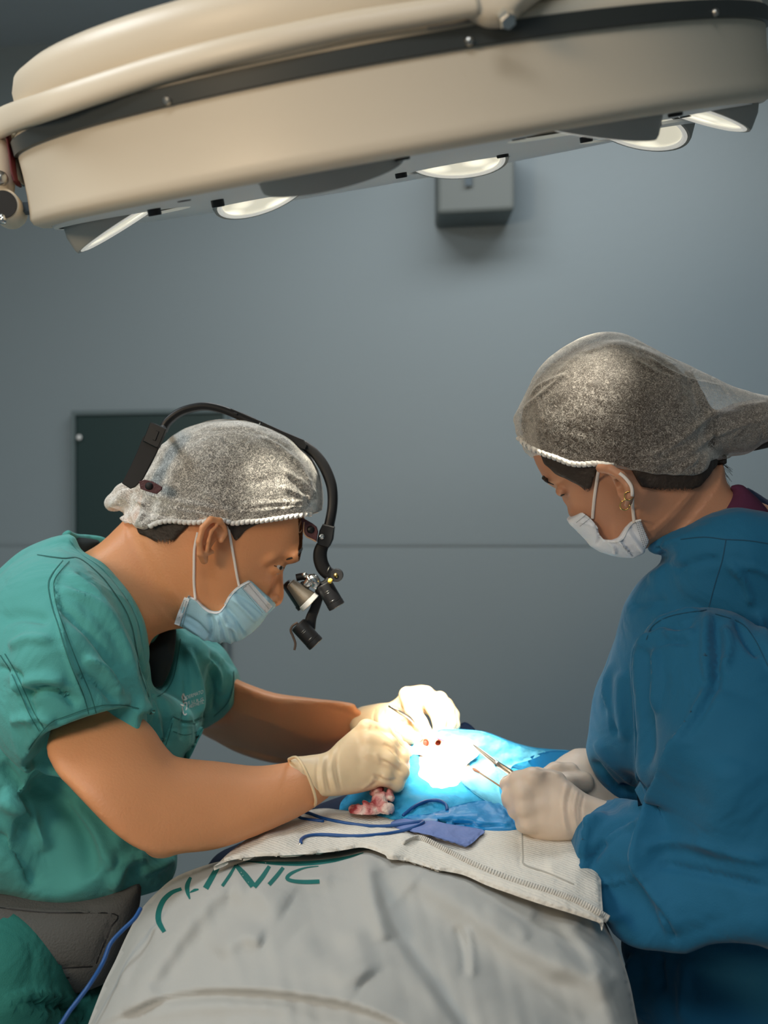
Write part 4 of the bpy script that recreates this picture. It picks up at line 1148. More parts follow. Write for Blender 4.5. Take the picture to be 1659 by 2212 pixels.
# hair under and below the cap
s = Sdf([-.42, 1.33, ZC - .20], [-.08, 1.58, ZC + .12], .0025)
head1(s, .003, 0); neck1(s, .003)
s.prism([(290, 1130), (305, 1152), (340, 1168), (371, 1180), (386, 1165), (400, 1150), (425, 1128), (440, 1118), (490, 1120), (503, 1145), (514, 1168), (524, 1160), (534, 1146), (560, 1132), (610, 1124), (640, 1112), (660, 1085), (800, 1000), (700, 800), (250, 800), (306, 1030), (302, 1112)], 1.41, 'i')
V, Fs = s.mesh(); V = ripples(V, Fs, .0005, 260, 9)
mk('hair', V, Fs, hair_mat(1.386, 1.412), surgeon)
# eye, lashes, eyebrow
mk('eye', *lathe_geo([(0, -.0105), (.006, -.0086), (.0095, -.0045), (.0105, 0), (.0095, .0045), (.006, .0086), (0, .0105)], P(595.5, 1222.5, 1.4242), (0, -1, 0), 20), M['eye'], surgeon)
mk('iris', *lathe_geo([(0, 0), (.0022, -.0004), (.003, -.002), (0, -.003)], P(607, 1228, 1.4165), (.6, -.7, -.4), 16), M['iris'], surgeon)
tube('eyelashes', onsurf([(592, 1222), (600, 1224.5), (608, 1226), (614, 1227)], [head_bv], .0006), .00055, M['iris'], surgeon, sub=0, seg=6)
eb = onsurf([(619, 1209), (628, 1205), (637, 1200), (646, 1193), (652, 1186)], [head_bv], .0, 3)
tube('eyebrow', eb, list(np.interp(np.linspace(0, 1, len(eb)), [0, .5, 1], [.0006, .0030, .0026])), M['hair'], surgeon, sub=0, seg=8, r2=.0012, side=(.3, 0, 1))

# cap
CAP1 = [(696, 1056), (699, 1079), (697, 1096), (690, 1125), (672, 1180), (560, 1190), (430, 1190), (340, 1170), (300, 1150), (283, 1139), (260, 1127), (244, 1110), (234, 1091), (238, 1069), (250, 1049), (270, 1042), (292, 1050), (310, 1052), (318, 1033), (329, 1012),
        (352, 982), (379, 955), (410, 934), (449, 917), (487, 910), (526, 913), (564, 927), (603, 944), (634, 963), (669, 994), (688, 1025)]
HEM1 = [(690, 1103), (672, 1109), (640, 1113), (600, 1119), (564, 1124), (530, 1126), (505, 1129), (487, 1124), (470, 1121), (452, 1123), (430, 1127), (400, 1127), (371, 1124), (344, 1127), (321, 1137), (300, 1138), (283, 1138)]
s = Sdf([-.50, 1.32, ZC - .09], [-.05, 1.59, ZC + .13], .0025)
s.infl(CAP1, 1.45, T=.088, kap=1.15, k=0)
q_ = Sdf(s.lo, s.lo + (s.n - 1) * s.h, s.h); head1(q_, .0095, 0); neck1(q_, .0095); s.f = np.minimum(s.f, q_.f)
s.prism(HEM1 + [(262, 1131), (245, 1117), (232, 1100), (100, 1095), (40, 1400), (900, 1400), (900, 1103)], 1.40, 's')
V, Fs = s.mesh()
CF1 = [([(300, 1062), (360, 1080), (430, 1092), (520, 1110)], 5, .003), ([(330, 1085), (400, 1105), (470, 1115)], 4, .0025), ([(440, 1062), (470, 1085), (500, 1112)], 4, .003), ([(600, 1010), (650, 1040), (680, 1070)], 4, .0025),
       ([(590, 960), (640, 1000), (672, 1050), (684, 1090)], 4, .0025), ([(560, 940), (620, 975), (665, 1020)], 3, .0018), ([(610, 1050), (650, 1070), (685, 1080)], 4, .0025), ([(620, 1030), (655, 1062), (670, 1095)], 4, -.003), ([(300, 1090), (330, 1110), (380, 1115)], 5, -.004),
       ([(262, 1070), (280, 1090), (275, 1120)], 5, .004), ([(290, 1075), (310, 1100), (300, 1130)], 5, .004), ([(250, 1060), (258, 1090)], 4, -.004), ([(520, 1090), (600, 1085), (680, 1082)], 3, .002), ([(540, 1105), (610, 1098), (685, 1092)], 3, .002)]
V = fold(V, Fs, CF1)
cr_w = np.clip((-.235 - V[:, 0]) / .06, 0, 1)       # crumpled pouch at the back
V = V + (ripples(V, Fs, .0045, 170, 3) - V) * cr_w[:, None]
V = ripples(V, Fs, .0006, 200, 8)
cap1 = mk('surgical_cap', V, Fs, M['cap1'], surgeon)
tag(cap1, 'sheer white bouffant cap with a crumpled pouch at the back')
cap1_bv = tree(V, Fs)
def ruffle(hem, bv, m, parent, n, r=.0024, amp=.0022, gap=.0, dflt=1.37):
    c = cr(hem, 8, False); L = np.r_[0, np.cumsum(np.linalg.norm(np.diff(c, axis=0), axis=1))]
    t = np.linspace(0, L[-1], n * 6); x = np.interp(t, L, c[:, 0]); y = np.interp(t, L, c[:, 1]); pts = []; last = dflt
    for i in range(len(t)):
        h = hit(bv, x[i], y[i] - 5)
        if h is None: h = last
        last = h
        ph = i / 6 * 2 * math.pi
        pts.append(P(x[i], y[i] + 2.0 * math.sin(ph), h - gap - amp * .6 * math.cos(ph)))
    return tube_geo(pts, [r * (1 + .35 * math.sin(i / 6 * 2 * math.pi)) for i in range(len(t))], 8)
mk('cap_elastic', *ruffle(HEM1[1:-2], cap1_bv, None, None, 34), M['hem'], cap1)

# mask
MASK1 = [(539, 1254), (565, 1283), (591, 1311), (579, 1326), (564, 1339), (557, 1352), (545, 1366), (535, 1376), (526, 1381), (515, 1390), (499, 1394), (475, 1393), (452, 1392), (430, 1383), (410, 1374), (392, 1362), (377, 1353), (388, 1325), (406, 1287), (424, 1295), (437, 1309), (450, 1319), (461, 1322), (472, 1321), (481, 1312), (487, 1303), (497, 1286), (510, 1272), (524, 1262)]
s = Sdf(P(360, 1410, 1.33) - [.02, 0, .01], P(610, 1235, 1.57) + [.01, .01, .01], .0018)
head1(s, .0055, 0); neck1(s, .0055)
s.infl([(375, 1353), (385, 1290), (430, 1240), (540, 1230), (594, 1311), (566, 1340), (546, 1368), (526, 1383), (500, 1396), (452, 1394), (410, 1376)], 1.45, T=.068, kap=2.2, k=.008)
s.prism(MASK1, 1.395, 'i')
V, Fs = s.mesh(2)
MF1 = [([(452, 1325), (458, 1355), (452, 1388)], 5, -.0035), ([(475, 1322), (490, 1352), (498, 1392)], 5, .0035), ([(484, 1308), (512, 1340), (528, 1378)], 5, -.003), ([(500, 1290), (530, 1320), (555, 1345)], 5, .003), ([(468, 1330), (475, 1360), (476, 1390)], 3, .003), ([(490, 1345), (508, 1362), (512, 1385)], 4, .003), ([(505, 1280), (540, 1300), (572, 1330)], 4, -.002), ([(400, 1330), (430, 1350), (450, 1375)], 4, -.002), ([(395, 1345), (425, 1365), (450, 1385)], 4, .002)]
V = fold(V, Fs, [(f_[0], f_[1], f_[2] * 1.6) for f_ in MF1])
mask1 = mk('face_mask', V, Fs, M['mask1'], surgeon)
tag(mask1, 'pale blue pleated mask pulled over the mouth')
m1bv = tree(V, Fs)
def patch_on(poly, bv, m, parent, name, gap=.0008, sp=4, dflt=1.4):
    V, Fs, _ = sheet(poly, 3.0, sp, .0006, over=[bv], gap=gap, sub=0)
    Va = np.array(V); d = Va[:, 1]; bad = d > 2.2
    if bad.any():
        good = Va[~bad]
        for i in np.where(bad)[0]:
            x = CX + Va[i, 0] / Va[i, 1] * F; y = CY - (Va[i, 2] - ZC) / Va[i, 1] * F
            gx = CX + good[:, 0] / good[:, 1] * F; gy = CY - (good[:, 2] - ZC) / good[:, 1] * F
            j = np.argmin((gx - x) ** 2 + (gy - y) ** 2); Va[i] = P(x, y, good[j, 1])
    return mk(name, Va, Fs, m, parent)
patch_on([(540, 1256), (564, 1283), (589, 1310), (576, 1325), (550, 1298), (524, 1270)], m1bv, M['maskw'], mask1, 'nose_strip')
mk('mask_binding', *join([ribbon([(x, y + 1, 5) for x, y in MASK1[18:] + MASK1[:1]], m1bv, '', None, None, .0012, fallback=1.385), ribbon([(404, 1292, 12), (392, 1322, 13), (382, 1350, 12)], m1bv, '', None, None, .0012, fallback=1.38)]), M['maskw'], mask1)
for k in range(3):
    st = []
    for i in range(18):
        t = i / 17; x = 398 + 5 * k - 14 * t; y = 1296 + 3 * k + 52 * t
        st.append(ribbon([(x, y, 1.4), (x - .8, y + 1.6, 1.4)], m1bv, '', None, None, .002, 1, fallback=1.38))
    mk('stitching', *join(st), M['groove'], mask1)
for k in range(2):
    st = []
    for i in range(22):
        t = i / 21; x = 536 + 44 * t - 14 * k; y = 1262 + 52 * t + 8 * k
        st.append(ribbon([(x, y, 1.2), (x + 1, y + 1.2, 1.2)], m1bv, '', None, None, .002, 1, fallback=1.4))
    mk('stitching', *join(st), M['groove'], mask1)
lp_ = []
for pts in ([(491, 1128), (497, 1160), (505, 1205), (512, 1245), (517, 1268)], [(427, 1150), (420, 1185), (419, 1225), (419, 1260), (422, 1296)]):
    c = onsurf(pts, [head_bv, m1bv], .002)
    lp_.append(tube_geo(c, .0016, 8, .0010, side=(1, 0, 0)))
for g_ in lp_: mk('ear_loop', *g_, M['loop'], mask1)

# scrub top
TA = [(150, 1154), (60, 1180), (0, 1231), (-70, 1310), (-170, 1450), (-240, 1650), (-270, 1960), (-120, 1940), (0, 1923), (84, 1944), (169, 1954), (232, 1947), (295, 1934), (350, 1917), (371, 1898), (382, 1864), (382, 1800), (380, 1740), (392, 1680), (408, 1636), (420, 1600), (415, 1540), (370, 1505),
      (332, 1490), (324, 1450), (317, 1390), (306, 1336), (283, 1290), (251, 1250), (217, 1216), (172, 1189)]
TAD = [(180, 1230, 1.385), (300, 1400, 1.375), (330, 1480, 1.42), (400, 1600, 1.47), (200, 1850, 1.42), (-100, 1600, 1.43), (-50, 1350, 1.42), (100, 1180, 1.41), (370, 1880, 1.45)]
TB = [(380, 1357), (372, 1404), (363, 1448), (348, 1475), (326, 1488), (310, 1560), (330, 1660), (380, 1700), (409, 1635), (424, 1600), (436, 1560), (440, 1500), (446, 1450), (452, 1410), (430, 1383), (405, 1374)]
TC = [(420, 1380), (463, 1396), (490, 1420), (512, 1455), (516, 1480), (508, 1512), (486, 1541), (447, 1569), (420, 1580), (395, 1540), (390, 1440)]
SLV = [(138, 1188), (60, 1200), (0, 1245), (-50, 1330), (-55, 1480), (0, 1590), (40, 1640), (64, 1664), (70, 1674), (81, 1681), (105, 1682), (140, 1695), (250, 1650), (330, 1600), (318, 1557), (312, 1520), (290, 1440), (250, 1330), (200, 1240)]
SLD = [(140, 1220, 1.33), (120, 1400, 1.265), (180, 1540, 1.268), (-20, 1400, 1.33), (290, 1500, 1.30), (80, 1660, 1.275)]
HEMN = [(52, 1646), (60, 1640), (77, 1606), (95, 1586), (112, 1575), (147, 1562), (193, 1545), (231, 1539), (265, 1540), (301, 1545), (322, 1556), (345, 1552), (400, 1600)]
s = Sdf([-.68, 1.10, .90], [-.13, 1.80, 1.44], .0036)
s.infl(TA, TAD, T=.155, kap=.55, k=.01)
s.infl(TB, 1.52, T=.06, kap=1.2, k=.02)
s.infl(TC, 1.62, T=.065, kap=1.3, k=.02)
s.chain([(170, 1300, 1.50, .055), (280, 1400, 1.56, .06), (400, 1460, 1.60, .055)], .03)
s.infl(SLV, SLD, T=.066, kap=1.1, k=.022)
s.infl(ARM_N[:5] + [(300, 1700), (200, 1740)] + ARM_N[-5:], ARM_ND, T=.052, kap=.95, k=.012, grow=.012)
s.infl(ARM_F[:4] + [(560, 1560), (540, 1625)] + ARM_F[-5:], ARM_FD, T=.048, kap=.9, k=.012, grow=.009)
# open the near sleeve: hollow, with the near wall ending at the hem
ARMCUT = [(170, 1560), (230, 1552), (290, 1562), (335, 1600), (380, 1640), (300, 1850), (150, 1720), (105, 1668), (78, 1664), (76, 1645), (92, 1618), (122, 1585)]
s.infl(ARMCUT, [(180, 1560, 1.272), (330, 1780, 1.24), (240, 1650, 1.25)], T=.044, kap=.9, k=.004, op='s')
s.prism([(296, 1546), (322, 1550), (420, 1596), (480, 1660), (300, 1660)], 1.27, 's', ylo=0, yhi=1.335)
s.prism(HEMN + [(460, 1640), (420, 1700), (380, 1900), (200, 1900), (100, 1720), (60, 1700), (40, 1660)], 1.225, 's', ylo=0, yhi=1.272)
s.prism([(40, 1672), (66, 1672), (82, 1684), (120, 1692), (200, 1650), (330, 1590), (322, 1561), (345, 1560), (500, 1700), (420, 1835), (300, 1850), (190, 1790), (110, 1720)], 1.25, 's', ylo=0, yhi=1.335)
s.prism([(447, 1571), (400, 1566), (380, 1660), (600, 1850), (900, 1600)], 1.62, 's', ylo=1.575, yhi=9)
s.prism([(519, 1400), (517, 1480), (509, 1514), (487, 1543), (447, 1571), (425, 1600), (600, 1850), (900, 1600), (900, 1400)], 1.62, 's', ylo=1.38, yhi=9)
# neck opening
s.infl([(330, 1100), (262, 1135), (215, 1175), (180, 1188), (160, 1240), (200, 1420), (300, 1500), (335, 1480), (360, 1440), (374, 1400), (385, 1350), (430, 1300), (430, 1150)], [(330, 1150, 1.45), (180, 1250, 1.445), (360, 1400, 1.47)], T=.068, kap=1.05, k=.002, op='s')
V, Fs = s.mesh(2)
SF = [([(138, 1210), (118, 1260), (128, 1330), (140, 1400), (165, 1470), (190, 1530)], 5, .003), ([(150, 1240), (210, 1300), (260, 1370), (290, 1450), (330, 1560)], 11, .008), ([(165, 1235), (235, 1320), (285, 1400), (320, 1500)], 8, -.006),
      ([(120, 1300), (190, 1360), (240, 1430), (270, 1500)], 12, -.006), ([(130, 1270), (200, 1310), (250, 1380), (285, 1480), (310, 1540)], 7, .006), ([(180, 1420), (230, 1450), (265, 1500)], 12, .006), ([(170, 1455), (215, 1480), (250, 1520)], 8, -.005),
      ([(40, 1510), (90, 1488), (140, 1500), (170, 1525)], 10, -.008), ([(30, 1490), (80, 1468), (140, 1475)], 14, .006), ([(20, 1560), (70, 1550), (120, 1560)], 12, .005), ([(-10, 1440), (40, 1460), (60, 1520), (90, 1570)], 9, -.005),
      ([(10, 1430), (30, 1470), (60, 1530), (80, 1590)], 5, .003), ([(20, 1400), (60, 1380), (110, 1385)], 12, .004), ([(0, 1340), (50, 1330), (110, 1340)], 16, -.004),
      ([(60, 1690), (120, 1720), (180, 1800), (200, 1900)], 24, -.008), ([(150, 1730), (210, 1800), (240, 1880)], 16, .007), ([(240, 1920), (270, 1860), (320, 1850)], 14, .006), ([(0, 1720), (60, 1760), (100, 1840)], 26, .010), ([(-20, 1800), (40, 1850), (80, 1920)], 20, -.008), ([(0, 1650), (40, 1700), (60, 1760)], 14, -.007),
      ([(390, 1400), (400, 1460), (405, 1520), (395, 1600)], 6, -.005), ([(405, 1400), (425, 1450), (432, 1510), (425, 1550)], 6, .005), ([(340, 1500), (360, 1550), (362, 1610)], 8, -.004), ([(330, 1510), (345, 1580), (350, 1600)], 7, .004),
      ([(440, 1420), (470, 1450), (480, 1500)], 7, .004), ([(455, 1440), (465, 1490), (460, 1540)], 6, -.004), ([(300, 1880), (340, 1870), (375, 1850)], 14, .005),
      ([(160, 1195), (230, 1235), (275, 1290), (298, 1340), (312, 1400), (320, 1450)], 5, -.0015), ([(360, 1480), (345, 1500), (325, 1500)], 5, .002)]
V = fold(V, Fs, [(f_[0], f_[1] * .85, f_[2] * 1.5) for f_ in SF]); V = ripples(V, Fs, .0012, 60, 2)
scrub = mk('scrub_top', V, Fs, M['teal'], surgeon)
tag(scrub, 'teal short-sleeved V-neck scrub top')
sbv = tree(V, Fs)
# seams and hem stitching, neckband
seams = [[(136, 1210, 2), (112, 1240, 2), (104, 1265, 2), (112, 1310, 2), (125, 1350, 2), (140, 1400, 2), (158, 1450, 2), (180, 1500, 2), (192, 1543, 2)],
         [(150, 1212, 2), (122, 1245, 2), (116, 1270, 2), (124, 1315, 2), (140, 1360, 2), (155, 1400, 2), (175, 1450, 2), (196, 1500, 2), (208, 1541, 2)],
         [(0, 1415, 2), (22, 1450, 2), (45, 1500, 2), (62, 1540, 2), (85, 1580, 2)], [(10, 1412, 2), (32, 1450, 2), (56, 1500, 2), (74, 1540, 2), (95, 1575, 2)],
         [(62, 1620, 2), (85, 1588, 2), (112, 1560, 2), (147, 1546, 2), (193, 1530, 2), (231, 1523, 2), (268, 1524, 2), (300, 1530, 2)],
         [(80, 1198, 2), (135, 1205, 2), (172, 1206, 2), (215, 1240, 2), (240, 1270, 2), (268, 1312, 2), (285, 1352, 2), (295, 1400, 2), (304, 1452, 2), (322, 1506, 2)],
         [(340, 1505, 2), (358, 1492, 2), (374, 1465, 2), (384, 1420, 2), (390, 1380, 2)], [(505, 1450, 2), (504, 1485, 2), (490, 1520, 2), (462, 1548, 2)]]
for q in seams: mk('seam', *ribbon(q, sbv, '', None, None, .0018, fallback=1.3), M['thread'], scrub)
mk('neckband', *join([ribbon([(150, 1163, 3), (174, 1192, 5), (217, 1222, 5), (249, 1257, 5), (279, 1297, 5), (300, 1342, 5), (311, 1395, 5), (320, 1450, 5)], sbv, '', None, None, .0012, fallback=1.36)]), M['teal'], scrub)
# pocket
pv, pf, pb = sheet([(372, 1552), (380, 1553), (398, 1562), (420, 1562), (432, 1556), (441, 1550), (443, 1562), (436, 1585), (428, 1600), (414, 1630), (405, 1640), (380, 1638), (352, 1612), (362, 1580)], 2.5, 4, .004, [([(362, 1568), (400, 1576), (436, 1568)], 3, -.001), ([(380, 1570), (384, 1600)], 4, .0015), ([(405, 1572), (408, 1610)], 4, .0015)], over=[sbv], gap=.008, rim=.003, rimw=5)
pk = pv[:, 1] < 2.2
pv[~pk, :] = pv[~pk, :] * (1.47 / 2.5) + np.array([0, 0, ZC]) * (1 - 1.47 / 2.5)
pocket = mk('pocket', pv, pf, M['teal'], scrub)
mk('pocket_opening_shade', *ribbon([(374, 1549, 3), (398, 1558, 5), (420, 1557, 5), (439, 1547, 5)], sbv, '', None, None, .0012, fallback=1.42), M['thread'], scrub)  # dark ribbon paints the shaded inside of the pocket mouth
mk('pocket_stitching', *join([ribbon([(372, 1562, 1.8), (366, 1585, 1.8), (358, 1610, 1.8)], pb, '', None, None, fallback=1.4), ribbon([(374, 1580, 1.6), (400, 1588, 1.6), (430, 1580, 1.6)], pb, '', None, None, fallback=1.4)]), M['thread'], pocket)

# printed lettering and emblem on the chest
def text_on(txt, x0, y0, hgt, dx, slope, bv, m, parent, name, spread=1.0, fall=1.45, sx=1.0):
    cu = bpy.data.curves.new('t', 'FONT'); cu.body = txt; cu.size = 1; cu.resolution_u = 3; cu.space_character = spread
    ob = bpy.data.objects.new('t', cu); COL.objects.link(ob)
    dg = bpy.context.evaluated_depsgraph_get(); me = bpy.data.meshes.new_from_object(ob.evaluated_get(dg))
    co = np.array([v.co[:] for v in me.vertices]); fs_ = [tuple(p.vertices) for p in me.polygons]
    bpy.data.objects.remove(ob)
    w = co[:, 0].max()
    V = []; last = fall
    for x, y, z in co:
        px = x0 + x / w * dx; py = y0 - y * hgt / .7 + slope * (x / w * dx)
        h = hit(bv, px, py)
        if h is None: h = last
        last = h; V.append(P(px, py, h - .0008))
    return mk(name, V, fs_, m, parent, smooth=False)
text_on('DERMATO', 402, 1511, 8.0, 37, -.36, sbv, M['white'], scrub, 'printed_lettering', 1.0)
text_on('SURG', 406, 1521.5, 6.5, 33, -.25, sbv, M['white'], scrub, 'printed_lettering', 1.7)
text_on('AESTHETIC', 408, 1530, 7.5, 33, -.32, sbv, M['white'], scrub, 'printed_lettering', 1.0)
em = [[(393, 1506, 2), (396, 1499, 3), (398, 1503, 3), (402, 1510, 4), (396, 1511, 3), (393, 1506, 2)], [(390, 1521, 2), (396, 1524, 4), (397, 1518, 2)], [(398, 1519, 2.5), (403, 1518, 3), (403, 1530, 2.5), (401, 1534, 2)], [(394, 1527, 2), (396, 1540, 2.5), (400, 1544, 3), (403, 1541, 3)]]
mk('printed_emblem', *join([ribbon(q, sbv, '', None, None, .0008, fallback=1.45) for q in em]), M['white'], scrub)
mk('emblem_red_stroke', *ribbon([(394, 1501, 1.2), (396, 1512, 1.4), (397, 1524, 1.2)], sbv, '', None, None, .0011, fallback=1.45), M['redprint'], scrub)

# black undershirt inside the neck opening and back collar
s = Sdf(P(120, 1520, 1.35) - [0.02, 0, 0], P(400, 1130, 1.58) + [0.02, .02, .02], .003)
s.infl([(150, 1163), (215, 1168), (200, 1195), (180, 1240), (160, 1260), (140, 1200)], 1.50, T=.05, kap=1.3, k=.004)
V, Fs = s.mesh(); mk('undershirt', V, Fs, M['blackcloth'], surgeon)
s = Sdf(P(120, 1520, 1.35) - [0.02, 0, 0], P(400, 1130, 1.58) + [0.02, .02, .02], .003)
s.infl([(372, 1352), (350, 1362), (330, 1388), (316, 1392), (300, 1440), (326, 1500), (352, 1480), (370, 1440), (378, 1400), (381, 1360)], 1.475, T=.05, kap=1.1, k=.004)
V, Fs = s.mesh()
mk('undershirt_front', V, Fs, M['blackcloth'], surgeon)
tube('far_collar', [P(143, 1153, 1.47), P(165, 1163, 1.50), P(190, 1165, 1.52), P(220, 1170, 1.53), P(240, 1185, 1.54)], .0035, M['teal'], scrub, r2=.006, side=(0, 1, 0))

# waist brace and trousers
s = Sdf([-.66, 1.12, .80], [-.22, 1.75, 1.10], .005)
s.infl([(-280, 1900), (0, 1905), (150, 1920), (270, 1910), (302, 1905), (302, 1950), (290, 2000), (268, 2060), (240, 2112), (180, 2136), (60, 2148), (0, 2150), (-280, 2150)], 1.40, T=.14, kap=1.1, k=.01)
V, Fs = s.mesh()
BF = [([(-20, 1960), (100, 1972), (250, 1974)], 4, .003), ([(-20, 2082), (80, 2092), (200, 2088)], 4, -.004), ([(250, 1974), (225, 2030), (205, 2085)], 3, -.003), ([(190, 1950), (195, 1970)], 4, -.002)]
V = fold(V, Fs, BF)
belt = mk('waist_brace', V, Fs, M['belt'], surgeon)
bbv2 = tree(V, Fs)
mk('brace_seam', *join([ribbon([(-5, 1960, 2.5), (100, 1971, 2.5), (246, 1974, 2.5), (238, 2005, 3), (222, 2045, 3), (208, 2082, 3)], bbv2, '', None, None, fallback=1.3), ribbon([(-5, 2083, 3), (80, 2092, 3), (200, 2088, 3)], bbv2, '', None, None, fallback=1.3), ribbon([(-5, 2117, 2.5), (70, 2120, 2.5), (150, 2112, 2.5)], bbv2, '', None, None, fallback=1.3)]), M['blackm'], belt)
s = Sdf([-.82, 1.10, .10], [-.20, 1.80, .98], .007)
s.infl([(-280, 2130), (0, 2150), (60, 2146), (140, 2142), (200, 2132), (232, 2115), (240, 2140), (225, 2200), (215, 2300), (215, 2500), (-280, 2500)], 1.42, T=.15, kap=1.0, k=.01)
for y in (1.35, 1.54):
    s.cone(np.array([-.46, y, .88]), np.array([-.46, y, .50]), .11, .085, .03)
    s.cone(np.array([-.46, y, .50]), np.array([-.52, y, .15]), .085, .065, .03)
s.prism([(-400, 2900), (600, 2900), (600, 4500), (-400, 4500)], 1.42, 's') if False else None
V, Fs = s.mesh()
TF = [([(0, 2160), (90, 2150), (180, 2160), (215, 2150)], 9, .008), ([(60, 2165), (140, 2175), (200, 2185)], 8, -.010), ([(130, 2145), (150, 2180), (180, 2230)], 8, -.008), ([(195, 2140), (175, 2180), (150, 2230)], 8, .008), ([(0, 2185), (60, 2180), (110, 2200)], 10, .006)]
V = fold(V, Fs, TF)
mk('trousers', V, Fs, M['teal_d'], surgeon)
shv = []
for y in (1.36, 1.54):
    s = Sdf([-.66, y - .08, -.0], [-.34, y + .08, .14], .006)
    s.cone(np.array([-.53, y, .052]), np.array([-.38, y - .01, .040]), .048, .040, .02)
    shv.append(s.mesh())
for g_ in shv: mk('shoe', *g_, M['black'], surgeon)

# gloves
def fingers(s, chains, k=.004):
    for c in chains: s.chain(c, k)
G1 = [(624, 1640), (662, 1632), (704, 1625), (731, 1601), (763, 1574), (785, 1557), (803, 1556), (822, 1566), (836, 1590), (846, 1620), (850, 1650), (838, 1684), (812, 1702), (772, 1713), (736, 1718), (690, 1723), (672, 1741), (655, 1725), (640, 1690)]
s = Sdf(P(610, 1755, 1.30) - [0.01, 0, .01], P(900, 1545, 1.56) + [.03, .0, .05], .0016)
s.infl(G1, [(640, 1690, 1.348), (720, 1670, 1.375), (790, 1600, 1.405), (800, 1690, 1.385), (850, 1640, 1.40)], T=.034, kap=.95, k=.006)
fingers(s, [
    [(792, 1574, 1.400, .0115), (826, 1584, 1.405, .0100), (852, 1602, 1.430, .0090), (868, 1618, 1.455, .0082), (880, 1622, 1.472, .0070)],   # index
    [(796, 1600, 1.388, .0115), (838, 1608, 1.392, .0102), (866, 1636, 1.402, .0092), (868, 1655, 1.425, .0084), (852, 1662, 1.44, .0076)],   # middle
    [(796, 1630, 1.381, .0110), (840, 1642, 1.381, .0100), (866, 1668, 1.388, .0090), (860, 1684, 1.410, .0082), (842, 1684, 1.425, .0074)],  # ring
    [(788, 1662, 1.377, .0105), (830, 1678, 1.377, .0092), (856, 1694, 1.385, .0082), (846, 1702, 1.402, .0075), (828, 1698, 1.415, .0068)],  # little
    [(760, 1640, 1.42, .015), (815, 1625, 1.445, .0115), (850, 1632, 1.462, .0095), (878, 1630, 1.478, .0078)]], .0055)                              # thumb on the far side
V, Fs = s.mesh(1)
GF = [([(712, 1622), (706, 1665), (716, 1714)], 3, -.0012), ([(722, 1612), (716, 1660), (727, 1712)], 3, .001), ([(700, 1628), (695, 1670), (702, 1716)], 3, .001), ([(732, 1604), (728, 1655), (738, 1710)], 2.5, -.001), ([(690, 1632), (684, 1670), (690, 1716)], 3, -.001), ([(780, 1560), (790, 1568), (800, 1572)], 7, .0015), ([(810, 1625), (820, 1650)], 5, .001), ([(650, 1640), (655, 1680), (672, 1730)], 4, .001),
      ([(812, 1570), (845, 1592), (874, 1628)], 4, -.0032), ([(828, 1606), (852, 1624), (868, 1646)], 3.5, -.0028), ([(820, 1640), (848, 1655), (868, 1672)], 3.5, -.0028), ([(806, 1672), (832, 1686), (858, 1686)], 3.5, -.0028),
      ([(800, 1700), (815, 1688), (826, 1670)], 3, -.001), ([(780, 1705), (800, 1690), (812, 1670)], 3, .001)]
V = fold(V, Fs, GF)
g1 = mk('glove', V, Fs, M['glove'], surgeon)
rim = [P(624, 1640, 1.345), P(640, 1636, 1.322), P(655, 1655, 1.308), P(672, 1692, 1.307), P(682, 1728, 1.318), P(676, 1742, 1.35), P(660, 1725, 1.385), P(642, 1690, 1.398), P(628, 1655, 1.38), P(624, 1640, 1.345)]
tube('cuff_rim', rim, .0017, M['glove'], g1, seg=8)
G2 = [(792, 1551), (800, 1535), (822, 1526), (843, 1528), (852, 1521), (858, 1508), (866, 1496), (876, 1486), (898, 1481), (917, 1480), (934, 1488), (948, 1498), (962, 1508), (972, 1520), (975, 1538), (960, 1548), (930, 1545), (905, 1540), (893, 1560), (898, 1580), (893, 1594), (878, 1606), (860, 1604), (835, 1592), (800, 1580), (786, 1570)]
s = Sdf(P(770, 1625, 1.45) - [0.03, 0, .01], P(1000, 1465, 1.68) + [.03, .0, .04], .0016)
s.infl(G2, [(800, 1560, 1.585), (860, 1560, 1.56), (900, 1500, 1.56), (965, 1530, 1.58), (885, 1600, 1.52)], T=.034, kap=1.25, k=.006)
s.chain([(790, 1561, 1.590, .0215), (850, 1550, 1.565, .0200)], .012)
fingers(s, [
    [(880, 1502, 1.545, .0115), (893, 1535, 1.520, .0100), (908, 1562, 1.508, .0090), (922, 1584, 1.502, .0080)],
    [(920, 1500, 1.550, .0115), (938, 1530, 1.532, .0100), (950, 1560, 1.520, .0088), (949, 1582, 1.510, .0078), (955, 1591, 1.508, .006)],
    [(950, 1510, 1.565, .0105), (966, 1535, 1.555, .0095), (972, 1562, 1.545, .0085), (966, 1578, 1.535, .0076)],
    [(964, 1522, 1.585, .0095), (978, 1545, 1.580, .0085), (980, 1566, 1.570, .0078), (972, 1576, 1.560, .007)],
    [(835, 1565, 1.555, .0150), (862, 1580, 1.535, .0125), (885, 1588, 1.518, .0105), (900, 1595, 1.508, .0088)]])
V, Fs = s.mesh(1)
V = fold(V, Fs, [([(812, 1530), (806, 1550), (812, 1580)], 2.5, -.001), ([(822, 1528), (817, 1550), (824, 1585)], 2.5, .001), ([(832, 1530), (828, 1555), (836, 1590)], 2.5, -.001), ([(850, 1560), (852, 1590)], 3, -.001), ([(860, 1530), (870, 1500), (880, 1490)], 3, .001)])
g2 = mk('glove', V, Fs, M['glove'], surgeon)

